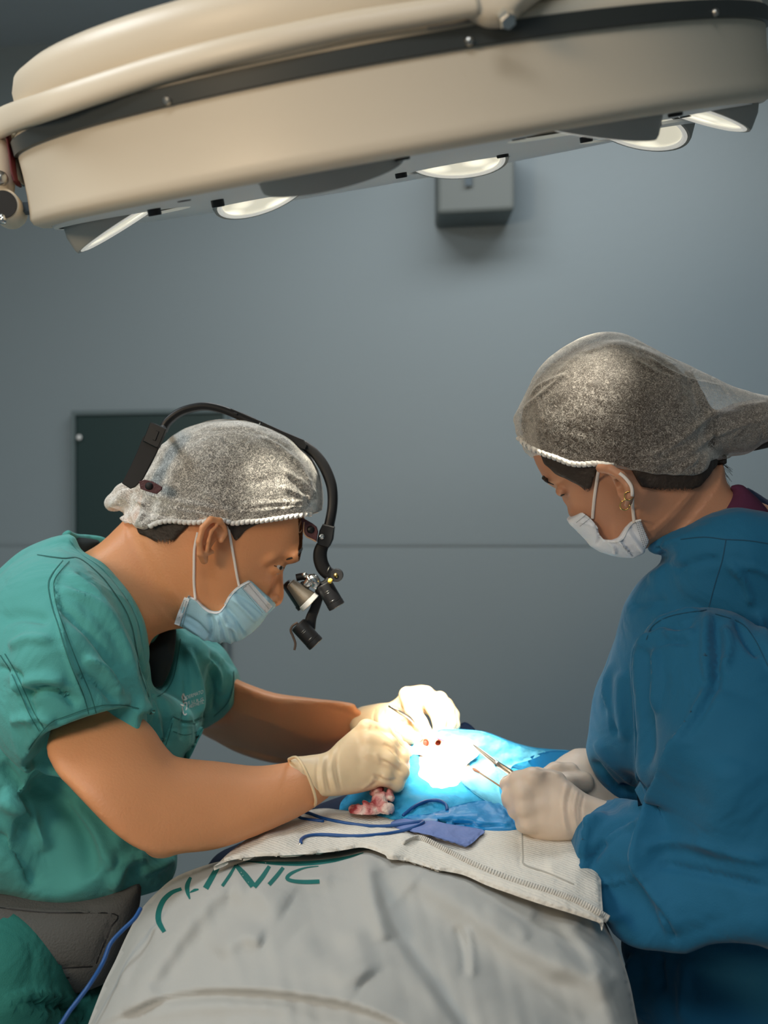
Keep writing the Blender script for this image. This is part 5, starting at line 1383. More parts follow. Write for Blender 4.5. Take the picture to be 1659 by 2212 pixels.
# ------------------------------------------------------------------ magnifying headset
hsr = empty('loupe_headset', tuple(P(560, 1120, 1.45)), 'black headset with magnifying loupes and two black headlights on the surgeon head', 'loupe headset')
DH = 1.435
def hp(x, y, d=DH): return P(x, y, d)
arc1 = [(352, 930), (362, 912), (385, 893), (410, 883), (441, 878), (470, 882), (498, 891), (530, 905), (562, 920)]
tube('head_arc', [hp(*q) for q in arc1], .0046, M['black'], hsr, seg=12, r2=.011, side=(0, 0, 1), sq=.5)
sharp(mk('arc_slider', *join([slab_geo([(498, 882), (530, 894), (566, 911), (562, 927), (530, 914), (495, 897)], DH - .010, .02), tube_geo([hp(505, 892, DH - .012), hp(512, 895, DH - .0125)], .0014, 8)]), M['blackm'], hsr), 30)
sharp(mk('arc_joint', *join([slab_geo([(566, 911), (612, 931), (656, 950), (664, 962), (660, 972), (648, 968), (600, 946), (560, 925)], DH - .014, .028), slab_geo([(585, 936), (640, 960), (640, 966), (583, 941)], DH - .0148, .003)]), M['black'], hsr), 30)
mk('joint_pin', *tube_geo([hp(562, 913, DH - .0146), hp(559, 925, DH - .0146)], .0012, 8), M['steel'], hsr)
arc2 = [(655, 960), (678, 978), (698, 1004), (712, 1035), (718, 1062), (718, 1095), (712, 1130), (707, 1150)]
tube('front_arc', [hp(*q) for q in arc2], [.0055, .006, .0065, .0065, .0062, .006, .006, .0075], M['black'], hsr, seg=12, r2=.009, side=(1, 0, 0), sq=.5)
sharp(mk('front_block', *slab_geo([(697, 1132), (722, 1138), (719, 1165), (713, 1178), (709, 1184), (686, 1177), (685, 1168), (690, 1146)], DH - .013, .026), M['black'], hsr), 30)
mk('block_screw', *lathe_geo([(0, 0), (.0032, 0), (.0034, .001), (.003, .0022), (.0012, .0024), (0, .0018)], hp(695, 1159, DH - .013), (0, -1, 0), 20), M['chrome'], hsr)
arc3 = [(697, 1178), (692, 1192), (692, 1208), (697, 1224), (706, 1236), (718, 1242), (727, 1243)]
tube('drop_arm', [hp(*q) for q in arc3], [.0075, .0082, .0085, .0085, .0080, .0075, .0075], M['blackm'], hsr, seg=12, r2=.006, side=(1, 0, 0), sq=.6)
sharp(mk('hinge_disc', *lathe_geo([(0, 0), (.0072, 0), (.0078, .001), (.0078, .013), (0, .013)], hp(727, 1243, DH - .009), (0, 1, 0), 28), M['blackm'], hsr))
mk('hinge_screw', *lathe_geo([(0, 0), (.0026, 0), (.0028, .0015), (0, .0018)], hp(725.5, 1243, DH - .0085), (0, -1, 0), 16), M['brass'], hsr)
mk('arm_slot', *tube_geo([hp(706, 1238, DH - .0065), hp(712, 1224, DH - .0065)], .0008, 6), M['steel'], hsr)
# back strap and leather tabs
sharp(mk('back_strap', *slab_geo([(326, 925), (354, 935), (344, 965), (327, 1000), (308, 1035), (291, 1052), (281, 1056), (263, 1044), (280, 1010), (296, 975), (308, 945)], DH - .075, .005), M['blackm'], hsr), 30)
sharp(mk('strap_buckle', *join([slab_geo([(324, 912), (331, 913), (359, 926), (342, 966), (338, 968), (308, 953)], DH - .078, .012), slab_geo([(337, 930), (343, 932), (335, 952), (329, 950)], DH - .0795, .002)]), M['black'], hsr), 30)
tube('strap_bridge', [hp(346, 935, DH - .07), hp(350, 926, DH - .04), hp(353, 928, DH)], .0045, M['black'], hsr, seg=10, r2=.004, side=(0, 0, 1))
lb = mk('rear_leather_tab', *slab_geo([(300, 1040), (312, 1036), (330, 1040), (350, 1052), (349, 1058), (338, 1067), (322, 1063), (303, 1056)], DH - .083, .004), M['maroon'], hsr); sharp(lb, 30)
mk('snap_button', *lathe_geo([(0, 0), (.0040, 0), (.0044, .0008), (.003, .0018), (0, .002)], hp(322, 1050, DH - .0832), (0, -1, 0), 20), M['blackm'], lb)
lf = mk('front_leather_tab', *slab_geo([(650, 1119), (656, 1120), (674, 1130), (684, 1138), (687, 1148), (684, 1170), (672, 1163), (660, 1158), (652, 1146)], DH - .018, .005), M['maroon'], hsr); sharp(lf, 30)
tube('leather_fold', [hp(658, 1121, DH - .0175), hp(652, 1118, DH - .0175), hp(647, 1132, DH - .0175), hp(645, 1148, DH - .0175), hp(649, 1150, DH - .0175), hp(656, 1140, DH - .0175), hp(658, 1128, DH - .0175), hp(656, 1148, DH - .019), hp(662, 1160, DH - .019), hp(672, 1164, DH - .019), hp(683, 1170, DH - .019)], .0009, M['leather_edge'], hsr, seg=6, r2=.003, side=(0, 1, 0)) if False else \
    tube('leather_fold', [hp(658, 1123, DH - .016), hp(654, 1118, DH - .016), hp(648, 1130, DH - .016), hp(645, 1145, DH - .016), hp(648, 1150, DH - .016), hp(655, 1138, DH - .016), hp(657, 1128, DH - .018), hp(656, 1148, DH - .0185), hp(662, 1159, DH - .0185), hp(672, 1164, DH - .0185), hp(683, 1170, DH - .0185)], .0008, M['leather_edge'], hsr, seg=6)
mk('snap_button', *lathe_geo([(0, 0), (.0040, 0), (.0045, .0008), (.003, .0020), (0, .0022)], hp(671, 1144, DH - .0182), (0, -1, 0), 20), M['black'], lf)
# magnifying loupes
def barrel(name, a, b, prof, m, parent, seg=36):
    ax = b - a; L = np.linalg.norm(ax)
    return sharp(mk(name, *lathe_geo([(r, t * L) for r, t in prof], a, ax, seg), m, parent), 35)
for off, mm in ((-.030, M['taupe']), (.032, M['black'])):
    dx = -10 if off > 0 else 0
    a, b_ = hp(627 + dx, 1259, 1.45 + off), hp(672 + dx, 1304, 1.45 + off)
    lo_ = barrel('loupe_barrel', a, b_, [(0, 0), (.0050, 0), (.0064, .03), (.0066, .06), (.0115, .72), (.0122, .80), (.0122, .86), (0, .86)], mm, hsr)
    barrel('objective_ring', a, b_, [(.0120, .82), (.0132, .83), (.0136, .98), (.0122, 1.0), (.0105, .97), (0, .96)], mat('silver_ring', (.62, .62, .60), .35, metal=.35) if off < 0 else M['blackm'], lo_)
    barrel('eyepiece_lens', a, b_, [(0, -.02), (.0035, -.015), (.0044, .01), (0, .01)], mat('eyepiece_glass', (.35, .38, .36), .1), lo_)
mk('bridge_bar', *tube_geo([hp(655, 1262, 1.425), hp(662, 1268, 1.45), hp(655, 1270, 1.475)], .004, 10), M['blackm'], hsr)
tube('clamp', [hp(660, 1266, 1.418), hp(674, 1250, 1.418), hp(682, 1258, 1.418), hp(677, 1270, 1.418)], [.004, .0062, .0060, .004], M['chrome'], hsr, seg=14)
mk('clamp_screw', *join([tube_geo([hp(655, 1238, 1.415), hp(662, 1246, 1.415)], .0028, 12), tube_geo([hp(660, 1240, 1.415), hp(675, 1262, 1.41)], .0020, 10)]), M['chrome'], hsr)
tube('hinge_link', [hp(640, 1248, 1.43), hp(660, 1246, 1.43), hp(685, 1262, 1.43), hp(700, 1262, 1.43), hp(712, 1250, 1.43)], .0045, M['blackm'], hsr, seg=10)
def headlight(a, b_, sc):
    h = barrel('headlight', a, b_, [(0, 0), (.0085, 0), (.0100, .04), (.0102, .08), (.0102, .78), (.0098, .79), (.0104, .80), (.0104, .98), (.0095, 1.0), (.0090, .97), (0, .95)], M['black'], hsr)
    ax = (b_ - a) / np.linalg.norm(b_ - a); mid = a + (b_ - a) * .35 + np.array([-.001, -.0101, .001]); s1 = np.cross(ax, (0, 1, 0)); s1 /= np.linalg.norm(s1)
    mk('light_marks', *join([tube_geo([mid - s1 * .0028, mid + s1 * .0028], .00035, 6), tube_geo([mid + ax * .0022 - s1 * .0028, mid + ax * .0022 + s1 * .0028], .00035, 6), tube_geo([mid + ax * .0125 - s1 * .003, mid + ax * .0125 + s1 * .003], .0004, 6)]), M['steel'], h)
headlight(hp(699, 1261, 1.42), hp(728, 1311, 1.42), 1)
headlight(hp(643, 1348, 1.42), hp(683, 1392, 1.42), 1)
mk('headlight_cap', *join([lathe_geo([(0, 0), (.0025, 0), (.0025, .004), (0, .004)], hp(712, 1257, 1.41), (.3, -.6, .6), 12)]), mat('yellow_dot', (.8, .55, .08), .4), hsr)
tube('headlight_arm', [hp(692, 1270, 1.432), hp(688, 1290, 1.432), hp(680, 1315, 1.432), hp(672, 1335, 1.432), hp(668, 1358, 1.432)], [.0055, .0058, .0058, .0066, .0075], M['blackm'], hsr, seg=12, r2=.004, side=(1, 0, 0), sq=.6)
tube('headlight_cable', [hp(643, 1345, 1.425), hp(632, 1352, 1.425), hp(628, 1362, 1.425), hp(633, 1375, 1.425), hp(638, 1390, 1.425), hp(636, 1404, 1.425)], .0015, mat('brown_cable', (.09, .06, .045), .6), hsr, seg=8)

# ------------------------------------------------------------------ assistant (right, blue gown)
D2 = 1.36
HEAD2 = [(1150, 972), (1142, 940), (1140, 890), (1160, 840), (1200, 795), (1250, 762), (1310, 748), (1370, 760), (1430, 790), (1480, 835), (1510, 890), (1520, 950), (1500, 1010), (1470, 1060), (1430, 1110), (1390, 1150), (1350, 1178), (1315, 1182), (1286, 1166), (1262, 1146), (1246, 1128),
         (1232, 1112), (1228, 1094), (1216, 1074), (1204, 1058), (1186, 1046), (1177, 1035), (1165, 1014), (1156, 995)]
def head2(s, grow=0.0, k=.01): s.infl(HEAD2, D2, grow=grow, k=k, T=[(1200, 850, .080), (1400, 850, .084), (1450, 980, .080), (1300, 1080, .064), (1230, 1060, .050), (1320, 1180, .048)], kap=1.12)
def neck2(s, grow=0.0): s.infl([(1400, 1010), (1540, 1000), (1563, 1042), (1590, 1066), (1680, 1110), (1700, 1220), (1600, 1280), (1480, 1240), (1425, 1180), (1395, 1170), (1350, 1150)], [(1450, 1100, 1.36), (1600, 1180, 1.37), (1400, 1150, 1.36)], T=.058, kap=1.05, k=.05, grow=grow)
s = Sdf([.10, 1.24, ZC - .11], [.50, 1.50, ZC + .20], .0018)
head2(s); neck2(s)
s.infl([(1220, 1078), (1230, 1092), (1231, 1104), (1236, 1113), (1247, 1119), (1262, 1108), (1258, 1090), (1240, 1072)], D2 + .008, T=.016, kap=1.8, k=.006)
s.ell(P(1212, 1062, D2 - .022), (.0065, .009, .0055), .005, 'u', -.6)
# ear seen from behind
ED = [(1292, 1010, 1.288), (1330, 1020, 1.272), (1362, 1060, 1.268), (1352, 1090, 1.282)]
s.infl([(1289, 1006), (1303, 1004), (1331, 1013), (1356, 1034), (1367, 1056), (1366, 1074), (1360, 1090), (1350, 1092), (1343, 1078), (1344, 1058), (1334, 1040), (1316, 1026), (1294, 1021)], ED, T=.006, kap=1.0, k=.003)
s.chain([(1296, 1012, 1.284, .0045), (1318, 1014, 1.272, .0048), (1342, 1028, 1.266, .0048), (1358, 1050, 1.264, .0046), (1361, 1070, 1.266, .0044), (1355, 1086, 1.276, .0048)], .003)
s.infl([(1322, 1024), (1345, 1040), (1360, 1070), (1352, 1082), (1342, 1075), (1330, 1058)], 1.283, T=.012, kap=1.2, k=.006)
s.ell(P(1338, 1050, 1.276), (.006, .009, .008), .003, 's')
hV, hF = s.mesh(); h2bv = tree(hV, hF)
b = Sdf([.12, 1.0, .20], [.66, 1.62, 1.42], .007)
b.infl([(1500, 1250), (1580, 1220), (1660, 1280), (1720, 1500), (1740, 1900), (1740, 2200), (1520, 2200), (1470, 1900), (1440, 1500), (1450, 1320)], 1.41, T=.10, kap=.45, k=.03)
b.chain([(1560, 1460, 1.27, .028), (1600, 1880, 1.19, .030)], .03); b.chain([(1600, 1880, 1.19, .030), (1430, 1860, 1.23, .028), (1300, 1780, 1.285, .022), (1225, 1742, 1.305, .016)], .01)
b.chain([(1460, 1400, 1.47, .035), (1400, 1620, 1.46, .03)], .03); b.chain([(1400, 1620, 1.46, .03), (1330, 1690, 1.455, .018), (1275, 1690, 1.445, .012)], .01)
for dy in (-.06, .06):
    b.cone(np.array([.43, 1.38 + dy, .90]), np.array([.43, 1.38 + dy, .50]), .060, .050, .03)
    b.cone(np.array([.43, 1.38 + dy, .50]), np.array([.43, 1.38 + dy, .22]), .048, .042, .03)
bV, bF = b.mesh(2)
lg = Sdf([.24, 1.2, 0], [.60, 1.56, .32], .008)
for dy in (-.06, .06):
    lg.cone(np.array([.43, 1.38 + dy, .28]), np.array([.44, 1.38 + dy, .08]), .045, .036, .02)
    lg.cone(np.array([.44, 1.38 + dy, .045]), np.array([.31, 1.38 + dy, .032]), .036, .030, .02)
lV, lF = lg.mesh()
asst = mk('person', np.vstack([bV, hV, lV]), np.vstack([bF, hF + len(bV), lF + len(bV) + len(hV)]), M['skin2'], None, loc=(.52, 1.38, 0))
tag(asst, 'assistant in blue gown and white cap standing on the right, looking down at the hands', 'person')
# hair
s = Sdf([.10, 1.24, ZC - .04], [.66, 1.50, ZC + .20], .0025)
head2(s, .006, 0); neck2(s, .003)
s.infl([(1480, 800), (1516, 845), (1540, 885), (1600, 868), (1660, 862), (1730, 880), (1740, 920), (1700, 955), (1620, 975), (1570, 980), (1545, 1010), (1500, 1030), (1440, 1000)], 1.37, T=.05, kap=1.0, k=.012)
s.prism([(1176, 975), (1186, 1000), (1206, 1020), (1232, 1034), (1258, 1050), (1276, 1066), (1284, 1036), (1292, 1012), (1320, 1004), (1360, 1012), (1385, 1052), (1430, 1062), (1480, 1064), (1515, 1050), (1545, 1022), (1570, 1000), (1900, 990), (1900, 700), (1050, 700), (1120, 940), (1150, 950)], 1.30, 'i')
V, Fs = s.mesh(); V = ripples(V, Fs, .0005, 260, 5)
mk('hair', V, Fs, hair_mat(1.447, 1.466), asst)
# stray hairs at the nape
rs = np.random.RandomState(3); hh = []
for i in range(26):
    x0, y0 = 1540 + rs.uniform(-6, 12), 1010 + rs.uniform(-18, 12)
    L = rs.uniform(25, 60); a = rs.uniform(-.2, 1.1)
    pts = [P(x0, y0, 1.37), P(x0 + L * .4 * math.cos(a), y0 + L * .4 * math.sin(a), 1.37 - rs.uniform(0, .01)), P(x0 + L * .8 * math.cos(a + .3), y0 + L * .8 * math.sin(a + .35), 1.37 - rs.uniform(0, .02))]
    hh.append(tube_geo(cr(pts, 4, False), .00022, 4))
o = mk('loose_hair', *join(hh), M['hair'], asst); o['kind'] = 'stuff'
tube('eyelashes', [P(1207, 1069, D2 - .020), P(1213, 1070, D2 - .027), P(1219, 1068, D2 - .034)], [.0005, .0011, .0005], M['iris'], asst, seg=6)
eb = onsurf([(1173, 1031), (1180, 1037), (1190, 1043), (1197, 1047)], [h2bv], .0, 3)
tube('eyebrow', eb, list(np.interp(np.linspace(0, 1, len(eb)), [0, .4, 1], [.0022, .0026, .0006])), M['hair'], asst, sub=0, seg=8, r2=.0012, side=(.5, 0, 1))
# earrings
for (x, y, d, r) in ((1358, 1070, 1.262, .0045), (1350, 1090, 1.272, .0052)):
    c = P(x, y + 1, d); pts = [c + np.array([r * math.cos(t), -.5 * r * math.sin(t), r * math.sin(t)]) for t in np.linspace(0, 2 * math.pi, 25)]
    mk('earring', *tube_geo(pts, .0007, 8), M['gold'], asst)
# cap
CAP2 = [(1113, 917), (1109, 903), (1124, 872), (1143, 830), (1174, 784), (1213, 753), (1255, 730), (1289, 720), (1324, 718), (1359, 728), (1394, 746), (1429, 765), (1481, 790), (1534, 814), (1586, 836), (1638, 852), (1690, 862), (1750, 890), (1765, 930), (1720, 960), (1659, 955), (1618, 978), (1569, 987), (1541, 989), (1545, 1020), (1540, 1060), (1450, 1090), (1300, 1075), (1200, 1050), (1150, 1000), (1132, 960), (1118, 940)]
HEM2 = [(1119, 943), (1139, 962), (1167, 976), (1199, 987), (1230, 999), (1255, 1002), (1289, 1000), (1324, 1005), (1359, 1014), (1412, 1023), (1464, 1026), (1499, 1028), (1520, 1022), (1537, 1010), (1543, 994)]
s = Sdf([.10, 1.22, ZC - .04], [.70, 1.52, ZC + .22], .0028)
s.infl(CAP2, 1.36, T=.088, kap=.75, k=0)
q_ = Sdf(s.lo, s.lo + (s.n - 1) * s.h, s.h); head2(q_, .010, 0); neck2(q_, .008); s.f = np.minimum(s.f, q_.f)
s.prism([(1000, 940)] + HEM2 + [(1569, 990), (1622, 982), (1720, 1010), (1720, 1250), (1000, 1250)], 1.29, 's')
V, Fs = s.mesh()
CF2 = [([(1125, 890), (1170, 850), (1220, 810)], 4, .0025), ([(1145, 860), (1170, 830), (1225, 808)], 3, .002), ([(1120, 910), (1150, 905)], 3, .003), ([(1330, 990), (1400, 985), (1470, 950), (1530, 900), (1590, 870)], 5, .004), ([(1360, 1005), (1430, 1000), (1490, 975), (1540, 940)], 5, .004), ([(1400, 770), (1470, 815), (1560, 835)], 3, .003),
       ([(1370, 775), (1430, 810), (1500, 830)], 3, .002), ([(1540, 900), (1600, 880), (1660, 870)], 4, .003), ([(1520, 950), (1600, 920), (1660, 905)], 4, .003), ([(1500, 1000), (1530, 970), (1545, 940)], 4, -.004), ([(1470, 1015), (1510, 990), (1535, 965)], 4, .004)] + \
      [([(1180 + i * 19, 880 + (i % 3) * 8), (1176 + i * 19, 930), (1180 + i * 18, 985 + i * 2)], 2.2, .0012) for i in range(13)]
V = fold(V, Fs, CF2); V = ripples(V, Fs, .0007, 150, 12)
cap2 = mk('surgical_cap', V, Fs, M['cap2'], asst)
tag(cap2, 'sheer white bouffant cap over dark hair and a bun')
c2bv = tree(V, Fs)
mk('cap_elastic', *ruffle(HEM2[:8], c2bv, None, None, 20, .0026, dflt=1.30), M['hem'], cap2)
# mask
MASK2 = [(1267, 1106), (1252, 1117), (1237, 1127), (1254, 1144), (1275, 1159), (1286, 1180), (1303, 1187), (1321, 1197), (1352, 1207), (1378, 1208), (1398, 1200), (1410, 1170), (1398, 1146), (1385, 1121), (1368, 1126), (1356, 1140), (1345, 1161), (1330, 1168), (1312, 1166), (1303, 1154), (1298, 1137), (1286, 1123)]
s = Sdf(P(1215, 1225, 1.24) - [.01, 0, .01], P(1430, 1090, 1.48) + [.03, 0, .02], .0016)
head2(s, .0055, 0); neck2(s, .0055)
s.infl([(1220, 1078), (1230, 1092), (1231, 1104), (1236, 1113), (1247, 1119), (1262, 1108), (1258, 1090), (1240, 1072)], D2 + .012, T=.013, kap=1.1, k=.006, grow=.006)
s.infl([(1235, 1128), (1268, 1104), (1330, 1130), (1386, 1118), (1412, 1170), (1399, 1202), (1378, 1210), (1352, 1209), (1321, 1199), (1286, 1182), (1274, 1161), (1253, 1146)], 1.345, T=.08, kap=2.4, k=.012)
s.prism(MASK2, 1.30, 'i')
V, Fs = s.mesh(2)
V = fold(V, Fs, [([(1286, 1128), (1296, 1155), (1290, 1178)], 4, -.003), ([(1310, 1168), (1325, 1180), (1330, 1198)], 4, .003), ([(1345, 1165), (1355, 1185), (1370, 1206)], 4, -.003), ([(1355, 1150), (1375, 1175), (1392, 1195)], 4, .003), ([(1262, 1115), (1280, 1138)], 3, -.002), ([(1250, 1125), (1290, 1140)], 3, .002), ([(1362, 1135), (1380, 1165), (1400, 1185)], 3, -.002)])
mask2 = mk('face_mask', V, Fs, M['mask2'], asst)
tag(mask2, 'white pleated mask over mouth and chin')
m2bv = tree(V, Fs)
for k in range(4):
    st = []
    for i in range(14):
        t = i / 13; x = 1373 + 5 * k + 17 * t - k; y = 1127 + 52 * t - k
        st.append(ribbon([(x, y, 1.3), (x + .7, y + 1.6, 1.3)], m2bv, '', None, None, .001, 1, fallback=1.29))
    mk('stitching', *join(st), M['groove'], mask2)
for k in range(2):
    st = []
    for i in range(10):
        t = i / 9; x = 1266 - 20 * t + 8 * k; y = 1112 + 16 * t + 8 * k
        st.append(ribbon([(x, y, 1.1), (x - 1.3, y + 1, 1.1)], m2bv, '', None, None, .001, 1, fallback=1.31))
    mk('stitching', *join(st), M['groove'], mask2)
mk('mask_binding', *join([ribbon([(x, y + 1, 4) for x, y in [(1385, 1122), (1368, 1127), (1356, 1141), (1345, 1162), (1330, 1169), (1312, 1167), (1303, 1155), (1298, 1138), (1286, 1124), (1268, 1108)]], m2bv, '', None, None, .0012, fallback=1.295)]), M['maskw'], mask2)
lp_ = []
for pts, w in (([(1294, 1012), (1289, 1040), (1284, 1075), (1281, 1105), (1280, 1120)], .0019), ([(1338, 1022), (1352, 1034), (1364, 1052), (1366, 1074), (1367, 1100), (1370, 1130)], .0019)):
    c = onsurf(pts, [h2bv, m2bv], .002, dflt=1.28); lp_.append(tube_geo(c, w, 8, .0011, side=(1, 0, 0)))
for g_ in lp_: mk('ear_loop', *g_, M['loop'], mask2)
# maroon undershirt collar and dark collar behind
s = Sdf([.30, 1.22, ZC - .04], [.50, 1.5, ZC + .06], .003)
s.infl([(1527, 1114), (1555, 1092), (1584, 1066), (1576, 1052), (1600, 1046), (1625, 1066), (1655, 1098), (1670, 1130), (1600, 1150)], 1.33, T=.06, kap=1.2, k=.004)
V, Fs = s.mesh(); mk('undershirt', V, Fs, M['maroon_cloth'], asst)
s = Sdf([.36, 1.26, ZC - .05], [.56, 1.56, ZC + .06], .003)
s.infl([(1610, 1056), (1635, 1064), (1660, 1080), (1720, 1100), (1720, 1160), (1640, 1130)], 1.40, T=.08, kap=1.3, k=.004)
V, Fs = s.mesh(); mk('collar_lining', V, Fs, M['navy'], asst)

# gown
GT = [(1398, 1178), (1430, 1154), (1492, 1126), (1530, 1110), (1583, 1097), (1620, 1100), (1680, 1112), (1760, 1150), (1860, 1260), (1900, 1500), (1900, 1900), (1900, 2560), (1420, 2560), (1395, 2330), (1379, 2212), (1367, 2139), (1353, 2086), (1346, 2033), (1380, 1960), (1400, 1850), (1390, 1700),
      (1330, 1650), (1290, 1600), (1290, 1510), (1312, 1448), (1334, 1380), (1346, 1320), (1362, 1289), (1396, 1246), (1434, 1214), (1428, 1200), (1408, 1198), (1400, 1190)]
GTD = [(1420, 1180, 1.34), (1550, 1150, 1.33), (1450, 1400, 1.40), (1700, 1400, 1.38), (1450, 1900, 1.38), (1700, 2100, 1.36), (1420, 2400, 1.34), (1800, 2400, 1.36)]
GS = [(1389, 1372), (1410, 1345), (1450, 1328), (1529, 1314), (1600, 1330), (1680, 1390), (1760, 1500), (1810, 1750), (1800, 1960), (1700, 2050), (1620, 2034), (1540, 2034), (1482, 2056), (1444, 2056), (1372, 2046), (1329, 2024), (1310, 1996), (1286, 1966), (1257, 1942), (1238, 1913), (1232, 1870), (1235, 1812), (1243, 1784), (1266, 1760), (1292, 1742), (1340, 1736), (1400, 1750), (1432, 1722), (1386, 1678), (1384, 1582), (1379, 1524), (1374, 1438)]
GSD = [(1450, 1340, 1.235), (1600, 1420, 1.20), (1560, 1700, 1.16), (1600, 1950, 1.13), (1420, 1950, 1.19), (1260, 1840, 1.27), (1300, 1760, 1.29), (1400, 1600, 1.22), (1750, 1800, 1.17)]
GF_ = [(1345, 1370), (1312, 1448), (1290, 1510), (1274, 1582), (1267, 1616), (1271, 1642), (1282, 1670), (1300, 1702), (1329, 1738), (1380, 1750), (1420, 1700), (1430, 1600), (1420, 1400), (1380, 1350)]
s = Sdf([.14, .98, .58], [.68, 1.68, 1.445], .0042)
s.infl(GT, GTD, T=.165, kap=.75, k=.01)
s.infl(GF_, [(1380, 1400, 1.46), (1300, 1640, 1.44), (1400, 1700, 1.47)], T=.07, kap=1.2, k=.02)
s.infl(GS, GSD, T=.085, kap=.75, k=.008)
# wide end of the near sleeve
s.chain([(1420, 1830, 1.22, .045), (1320, 1838, 1.262, .045), (1280, 1840, 1.275, .045)], .02)
s.prism([(1345, 1700), (1318, 1737), (1290, 1743), (1266, 1758), (1243, 1782), (1235, 1812), (1232, 1870), (1238, 1913), (1257, 1942), (1286, 1966), (1310, 1996), (1200, 2050), (1100, 1900), (1150, 1700)], 1.275, 's', ylo=0, yhi=1.40)
# neck opening
s.infl([(1400, 1010), (1540, 1000), (1563, 1042), (1590, 1066), (1640, 1100), (1560, 1150), (1480, 1180), (1425, 1180), (1395, 1170), (1350, 1150)], 1.36, T=.062, kap=1.05, k=.003, op='s')
V, Fs = s.mesh(2)
SG = [([(1533, 1481), (1506, 1558), (1473, 1630), (1440, 1705), (1415, 1755), (1389, 1822), (1391, 1870), (1434, 1957), (1458, 2020)], 60, .018, 's'),
      ([(1530, 1320), (1525, 1400), (1533, 1480)], 10, .006), ([(1548, 1330), (1550, 1420), (1540, 1500), (1500, 1600)], 12, -.006),
      ([(1440, 1350), (1390, 1385), (1376, 1440), (1380, 1530), (1384, 1620), (1387, 1680), (1410, 1710), (1432, 1728)], 9, .007), ([(1395, 1400), (1392, 1480), (1398, 1580), (1400, 1660)], 14, -.006),
      ([(1410, 1345), (1440, 1330), (1480, 1325), (1515, 1318)], 6, .005), ([(1400, 1370), (1430, 1348), (1470, 1352), (1500, 1340)], 7, -.005), ([(1430, 1365), (1470, 1372), (1500, 1362)], 6, .004), ([(1420, 1390), (1450, 1385), (1490, 1390)], 5, -.003),
      ([(1415, 1400), (1420, 1460), (1418, 1540)], 8, .005), ([(1560, 1350), (1575, 1400), (1560, 1450)], 9, .005), ([(1590, 1330), (1610, 1380), (1640, 1420)], 9, -.006), ([(1640, 1320), (1655, 1400), (1680, 1460)], 12, .007),
      ([(1320, 1430), (1310, 1490), (1315, 1540), (1322, 1580)], 7, .005), ([(1300, 1500), (1320, 1560), (1330, 1590)], 8, -.004), ([(1290, 1600), (1310, 1630), (1340, 1660), (1375, 1700)], 10, .005), ([(1345, 1450), (1340, 1520), (1350, 1600)], 14, .004), ([(1280, 1640), (1310, 1680), (1350, 1720)], 10, -.006),
      ([(1340, 1700), (1380, 1712), (1420, 1728)], 8, -.010), ([(1360, 1740), (1400, 1745), (1430, 1735)], 8, .006),
      ([(1265, 1780), (1255, 1830), (1258, 1870)], 8, -.010), ([(1310, 1755), (1275, 1790), (1262, 1840), (1270, 1900), (1280, 1950)], 8, .009), ([(1380, 1770), (1320, 1800), (1290, 1840), (1270, 1870)], 12, -.006), ([(1400, 1775), (1340, 1790), (1300, 1820)], 8, .006),
      ([(1278, 1912), (1330, 1905), (1390, 1885)], 4, .003), ([(1290, 1930), (1310, 1960), (1340, 1990)], 14, .006), ([(1390, 1880), (1420, 1940), (1450, 1990), (1455, 2030)], 7, -.006),
      ([(1400, 1835), (1500, 1820), (1600, 1850), (1659, 1860)], 12, .004), ([(1440, 1870), (1540, 1890), (1659, 1920)], 10, -.004),
      ([(1370, 2060), (1372, 2130), (1385, 2212)], 12, .008), ([(1356, 2060), (1360, 2100)], 6, -.006), ([(1480, 2070), (1476, 2140), (1478, 2212)], 16, .005), ([(1420, 2060), (1430, 2150)], 14, -.005),
      ([(1400, 1250), (1430, 1235), (1480, 1200)], 14, .004), ([(1460, 1235), (1500, 1215), (1560, 1205)], 8, -.003), ([(1570, 1215), (1610, 1260), (1620, 1310)], 8, .005), ([(1585, 1220), (1640, 1230), (1680, 1250)], 6, .004), ([(1360, 1310), (1400, 1300), (1440, 1300)], 16, -.004),
      ([(1425, 1195), (1440, 1175), (1470, 1165)], 6, .004), ([(1412, 1185), (1430, 1190), (1435, 1210)], 6, -.005), ([(1590, 1640), (1560, 1760), (1540, 1850)], 50, .006)]
V = fold(V, Fs, [(f_[0], f_[1] * .85, f_[2] * 1.5) + tuple(f_[3:]) for f_ in SG]); V = ripples(V, Fs, .0013, 55, 6)
gown = mk('surgical_gown', V, Fs, M['gown'], asst)
tag(gown, 'long-sleeved blue surgical gown')
gbv2 = tree(V, Fs)
for q in ([(1470, 1165, 2), (1520, 1160, 2), (1567, 1165, 2), (1620, 1168, 2), (1680, 1178, 2)], [(1568, 1166, 2), (1560, 1210, 2), (1545, 1260, 2), (1530, 1316, 2)],
          [(1396, 1382, 2), (1410, 1352, 2), (1450, 1330, 2), (1527, 1317, 2)], [(1545, 1326, 2), (1600, 1345, 2), (1630, 1380, 2), (1655, 1430, 2), (1690, 1500, 2)]):
    mk('seam', *ribbon(q, gbv2, '', None, None, .0006, fallback=1.2), M['gown_d'], gown)

